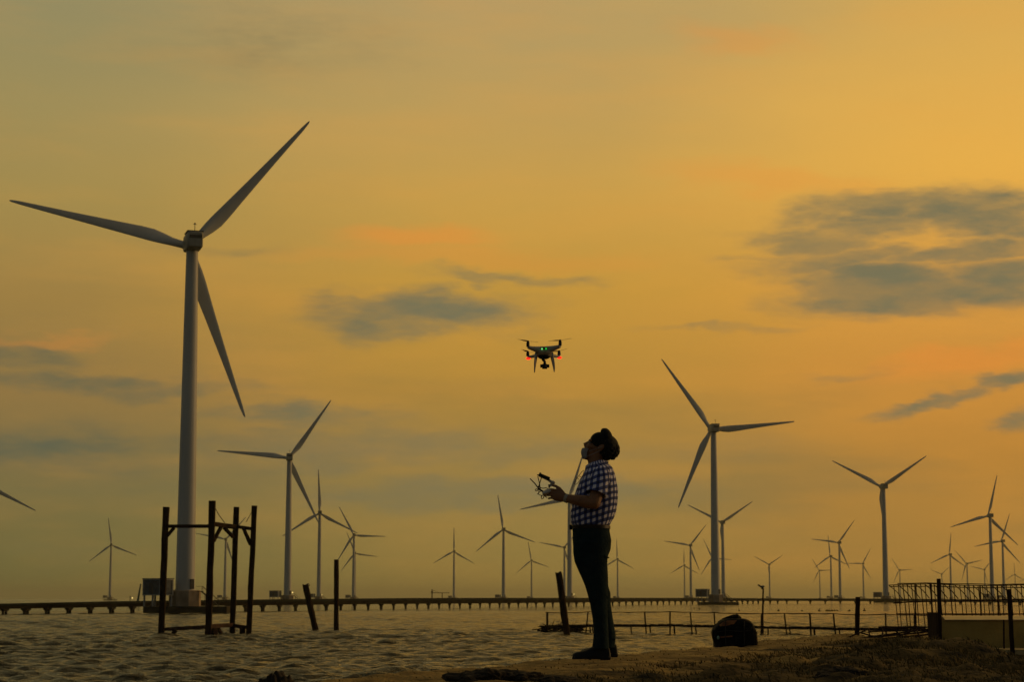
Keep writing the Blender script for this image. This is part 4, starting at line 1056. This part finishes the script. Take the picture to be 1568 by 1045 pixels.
    shb = MB().rings(slab(SS)); g = random.Random(2)
    rm(shb, 'shirt', sm, .006, 4, org)
    for s in (-1, 1):
        sh = P(921, 726, s*.175); el_ = P(910, 766, s*.235); o2 = sh
        m2 = MB().tube([sh + Vector((.004,-.05*s,.040)), sh + Vector((.002,-.02*s,.022)), sh, sh.lerp(el_, .3), sh.lerp(el_, .55), sh.lerp(el_, .80)], [.020, .052, .070, .073, .074, .077], 24, cap=False)
        o2 = sh + Vector((0, -s*.10, 0)); m2.v = [tuple(Vector(v) - o2) for v in m2.v]
        so = m2.build('sleeve', sm, body, True, loc=o2 - root_loc)
        sol = so.modifiers.new('cloth', 'SOLIDIFY'); sol.thickness = .003
        sbs = so.modifiers.new('s', 'SUBSURF'); sbs.levels = 1; sbs.render_levels = 2
    # collar
    cb = MB()
    for a, b_, c_, w0 in (((899,716),(905,710),(915,705.5),-.060),((899,716),(905,710),(915,705.5),.060)):
        sg = 1 if w0 > 0 else -1
        pts = [P(896.5, 714, sg*.012), P(900, 711.5, sg*.045), P(908, 707.5, sg*.066), P(918, 704.5, sg*.068), P(927, 705.5, sg*.045), P(931, 707.5, 0)]
        top = pts; bot = [p + Vector((-.004, sg*.016, -.032)) for p in pts]
        rs = []
        for p_, q_ in zip(top, bot):
            nn = Vector((0, -sg*.006, 0)) + Vector((.004, 0, 0))
            rs.append([p_, q_, q_ + nn, p_ + nn])
        cb.rings(rs)
    cb.v = [tuple(Vector(v) - org) for v in cb.v]
    co = cb.build('collar', sm, body, True, loc=org - root_loc)
    # breast pocket things: a pen clipped at the placket is too small to see; belt and buckle
    bl = MB().rings(slab([(806,875.2,934.2,.166),(810.5,876,934.2,.164)], .002, .003)); lb(bl, 'belt', mat('brown_belt', (.038,.024,.009), (.012,.009,.006), 5, .5))
    lb(MB().box(P(873.8, 808, 0), (.02, .05, .036)), 'belt_buckle', leather, True, .003)
    # ---- trousers
    tb = MB()
    tb.rings(slab([(808.5,876,933.5,.160),(815,876.8,933.5,.164),(828,877,936,.170),(842,878,935,.170),(852,882,931,.165),(860,886,929,.15)], 0, 0))
    def leg(S, d):
        rs = []
        for y, a, b_, w in S:
            c = P((a + b_)/2, y, d); rx = (b_ - a)/2*Yp/F
            rs.append([c + Vector((math.cos(2*PI*j/22)*rx, math.sin(2*PI*j/22)*w, 0)) for j in range(22)])
        tb.rings(rs)
    leg([(830,877.5,930,.088),(847,877.8,930,.094),(861,880,929.5,.094),(875,886,929.5,.090),(889,892.3,930,.086),(898,896,930,.082),(909,899.3,930.5,.078),(926,903.8,930,.074),(948,907.5,930.5,.070),(969,909.5,931.5,.068),(984,908,932,.070),(995,906.5,932.5,.072)], -.092)
    leg([(830,882,935.5,.088),(847,882,932,.094),(861,884,930,.094),(880,893,931,.088),(898,900,931.5,.082),(909,904,934.8,.078),(928,909,935.5,.074),(951,914,939,.070),(974,917.5,942.8,.068),(985,918,942.3,.068),(993,917,941.5,.070)], .092)
    g = random.Random(6)
    for y0, xa, xb, d in ((852,920,933,-.14),(858,918,930,-.12),(899,900,930,-.15),(905,898,920,-.16),(913,902,932,-.15),(975,908,930,-.14),(982,909,931,-.15),(988,908,930,-.15),(978,930,942,.05),(860,884,900,-.13),(941,912,930,-.15)):
        tb.tube([P(xa, y0 - 2, d*.85), P((xa + xb)/2, y0 + g.uniform(-1, 1.5), d), P(xb, y0 + 3, d*.8)], [.006, .012, .006], 6)
    rm(tb, 'trousers', cloth, .0055, 3)
    # ---- shoes
    def shoe(heel, toe, yb, d):
        k_ = Yp/F; m_ = MB(); x0, x1 = heel, toe; n_ = 12
        rs = []
        # cross-sections from heel to toe: (fraction, top height px, half width m)
        for f, h, w in ((0,5,.020),(.03,13,.030),(.12,19,.034),(.28,21,.036),(.40,19.5,.038),(.52,14,.042),(.66,10.5,.047),(.80,8.8,.048),(.92,7.2,.040),(.985,5.2,.026),(1,3.5,.012)):
            c = P(x0 + (x1 - x0)*f, yb, d); ring = []
            for j in range(16):
                t_ = 2*PI*j/16; zz_ = math.sin(t_); hh = h*k_
                ring.append(c + Vector((0, math.cos(t_)*w*(1 - .25*max(0, zz_)), (hh if zz_ > 0 else .006)*(abs(zz_)**.8)*(1 if zz_ > 0 else -1) + .010)))
            rs.append(ring)
        m_.rings(rs); o = rm(m_, 'shoe', leather, .004, 3)
        s_ = MB(); rs = []
        out_ = []
        for f, w in ((-.01,.022),(.05,.036),(.2,.039),(.42,.036),(.66,.050),(.82,.050),(.94,.038),(1.01,.012)):
            out_.append((f, w))
        top_ = [P(x0 + (x1 - x0)*f, yb, d - w) for f, w in out_] + [P(x0 + (x1 - x0)*f, yb, d + w) for f, w in reversed(out_)]
        s_.rings([[p + Vector((0, 0, -.006)) for p in top_], [p + Vector((0, 0, .012)) for p in top_]])
        s_.box(P(x0 + (x1 - x0)*.14, yb, d) + Vector((0,0,-.004)), (.07, .066, .022))
        s_.v = [tuple(Vector(v) - root_loc) for v in s_.v]; s_.build('sole', leather, o, False, .002)
        l_ = MB()
        for f in (.42, .47, .52): 
            q = P(x0 + (x1 - x0)*f, yb - 19 + (f - .42)*50, d); l_.tube([q + Vector((0,-.025,-.004)), q + Vector((0,0,.006)), q + Vector((0,.025,-.004))], .003, 6)
        l_.v = [tuple(Vector(v) - root_loc) for v in l_.v]; l_.build('lace', leather, o)
    shoe(935, 876.5, 1009.3, -.10); shoe(946, 889, 1004.2, .11)
    # ---- pale wristband on the near wrist
    wr, pb, d, up, sd = arms[-1]
    c = wr - d*.004; lb(MB().tube([c - d*.011, c + d*.011], [.0335, .0325], 18), 'wristband', mat('pale_band', (.42,.38,.30), (.34,.3,.24), 40, .5))
    # ---- spectacles hanging at the shirt front
    so = P(884, 734, -.03)
    gl = empty('spectacles', so, 'thin spectacles hooked on the front of the shirt', 'spectacles'); gm_ = mat('thin_frame', (.05,.028,.015), (.03,.02,.012), 30, .4)
    def q(zx, zy, d_=0): return P(800 + zx/10.45, 700 + zy/10.45, -.03 + d_) - so
    MB().tube([q(985,218), q(950,240), q(905,300), q(860,360), q(835,410), q(832,435), q(850,445), q(878,430), q(905,395), q(945,330), q(972,285), q(985,240)], .0022, 6).build('rim', gm_, gl)
    MB().tube([q(905,300), q(915,318), q(940,322)], .0018, 6).build('bridge', gm_, gl)
    MB().tube([q(872,348), q(895,350), q(905,368)], .0018, 6).build('temple', gm_, gl)
    # ---- the controller with tablet holder, antennas, cable and lanyard
    co_ = P(838, 757); ct = empty('drone_controller', co_, 'white drone controller with phone, antennas and dangling lanyard held by the man', 'controller')
    wp = mat('white_plastic', (.60,.58,.52), (.5,.48,.44), 20, .4); dk = mat('black_plastic', (.015,.016,.018), (.01,.011,.012), 20, .5)
    cordm = mat('lanyard_cord', (.09,.045,.03), (.05,.03,.022), 40, .8)
    def z(zx, zy, d_=0): return P(800 + zx/10.45, 700 + zy/10.45, d_) - co_
    cbm = MB(); ax = (z(480,545) - z(330,600)).normalized()
    rs = []
    for f, hh in ((0,.014),(.12,.022),(.5,.026),(.85,.022),(1,.014)):
        c = z(325,598).lerp(z(500,540), f); rs.append([c + Vector((0, math.cos(2*PI*(j+.5)/12)*.098, 0)) + Vector((-ax.z, 0, ax.x))*math.sin(2*PI*(j+.5)/12)*hh for j in range(12)])
    remesh(cbm.rings(rs), 'controller_body', wp, ct, .004, 3)
    for s in (-1, 1):
        MB().tube([z(430,500,s*.055), z(425,465,s*.055), z(423,445,s*.055)], [.006,.005,.007], 8).build('stick', dk, ct, True)
        MB().tube([z(255,505,s*.05), z(200,430,s*.055), z(122,350,s*.062)], [.0065,.0058,.0052], 8, flat=.7).build('antenna', dk, ct, True)
        MB().bar(z(330,560,s*.05), z(255,505,s*.05), .012).build('antenna_hinge', dk, ct)
    ph = MB(); a, b_ = z(262,285), z(432,362); dx = (b_ - a).normalized(); nz = Vector((-dx.z, 0, dx.x))
    ph.rings([[a + Vector((0, sy*.075, 0)) + nz*sn*.009 for sy, sn in ((-1,-1),(1,-1),(1,1),(-1,1))], [b_ + Vector((0, sy*.075, 0)) + nz*sn*.011 for sy, sn in ((-1,-1),(1,-1),(1,1),(-1,1))]])
    ph.build('phone', dk, ct, False, .003)
    MB().box(z(285,268), (.014, .03, .012)).box(z(250,293), (.014,.02,.008)).build('clamp_jaw', dk, ct, False, .002)
    MB().bar(z(415,368), z(470,412), .018).ell(z(485,415), (.018,.03,.015), 12, 8).tube([z(480,425), z(455,455), z(425,470)], .010, 8).build('clamp_arm', wp, ct)
    for pts in ([(245,315),(262,380),(275,440),(285,520)],[(305,330),(285,400),(268,450),(250,520)],[(250,470),(300,500),(330,505),(380,498),(430,520)],[(285,500),(262,550),(255,600),(300,622),(340,615)],
                [(255,520),(215,518),(202,535),(215,550),(240,540),(262,520)],[(310,628),(300,655),(312,675),(335,665),(342,635)],[(250,480),(270,470),(280,500),(262,520),(245,500),(255,485)],[(240,600),(262,575),(280,560),(310,545)],[(345,625),(370,640),(395,655)]):
        pp = [z(*p_, d_=.01*math.sin(i_*2.1)) for i_, p_ in enumerate(pts)]
        MB().tube(pp, .0032, 6).build('lanyard', cordm, ct, True)
person()

# ------------------------------------------------------------------ haze: sea air round everything
def haze():
    mb = MB().box((0, 14900, 62.5), (64000, 60200, 129)); hm = bpy.data.materials.new('sea_haze'); hm.use_nodes = True
    t = hm.node_tree; t.nodes.remove(t.nodes['Principled BSDF']); v = t.nodes.new('ShaderNodeVolumePrincipled')
    v.inputs['Color'].default_value = (.85, .88, .78, 1); v.inputs['Density'].default_value = .00007; v.inputs['Anisotropy'].default_value = .72
    t.links.new(v.outputs[0], t.nodes['Material Output'].inputs['Volume'])
    o = mb.build('haze', hm); tag(o, kind='stuff')
haze()
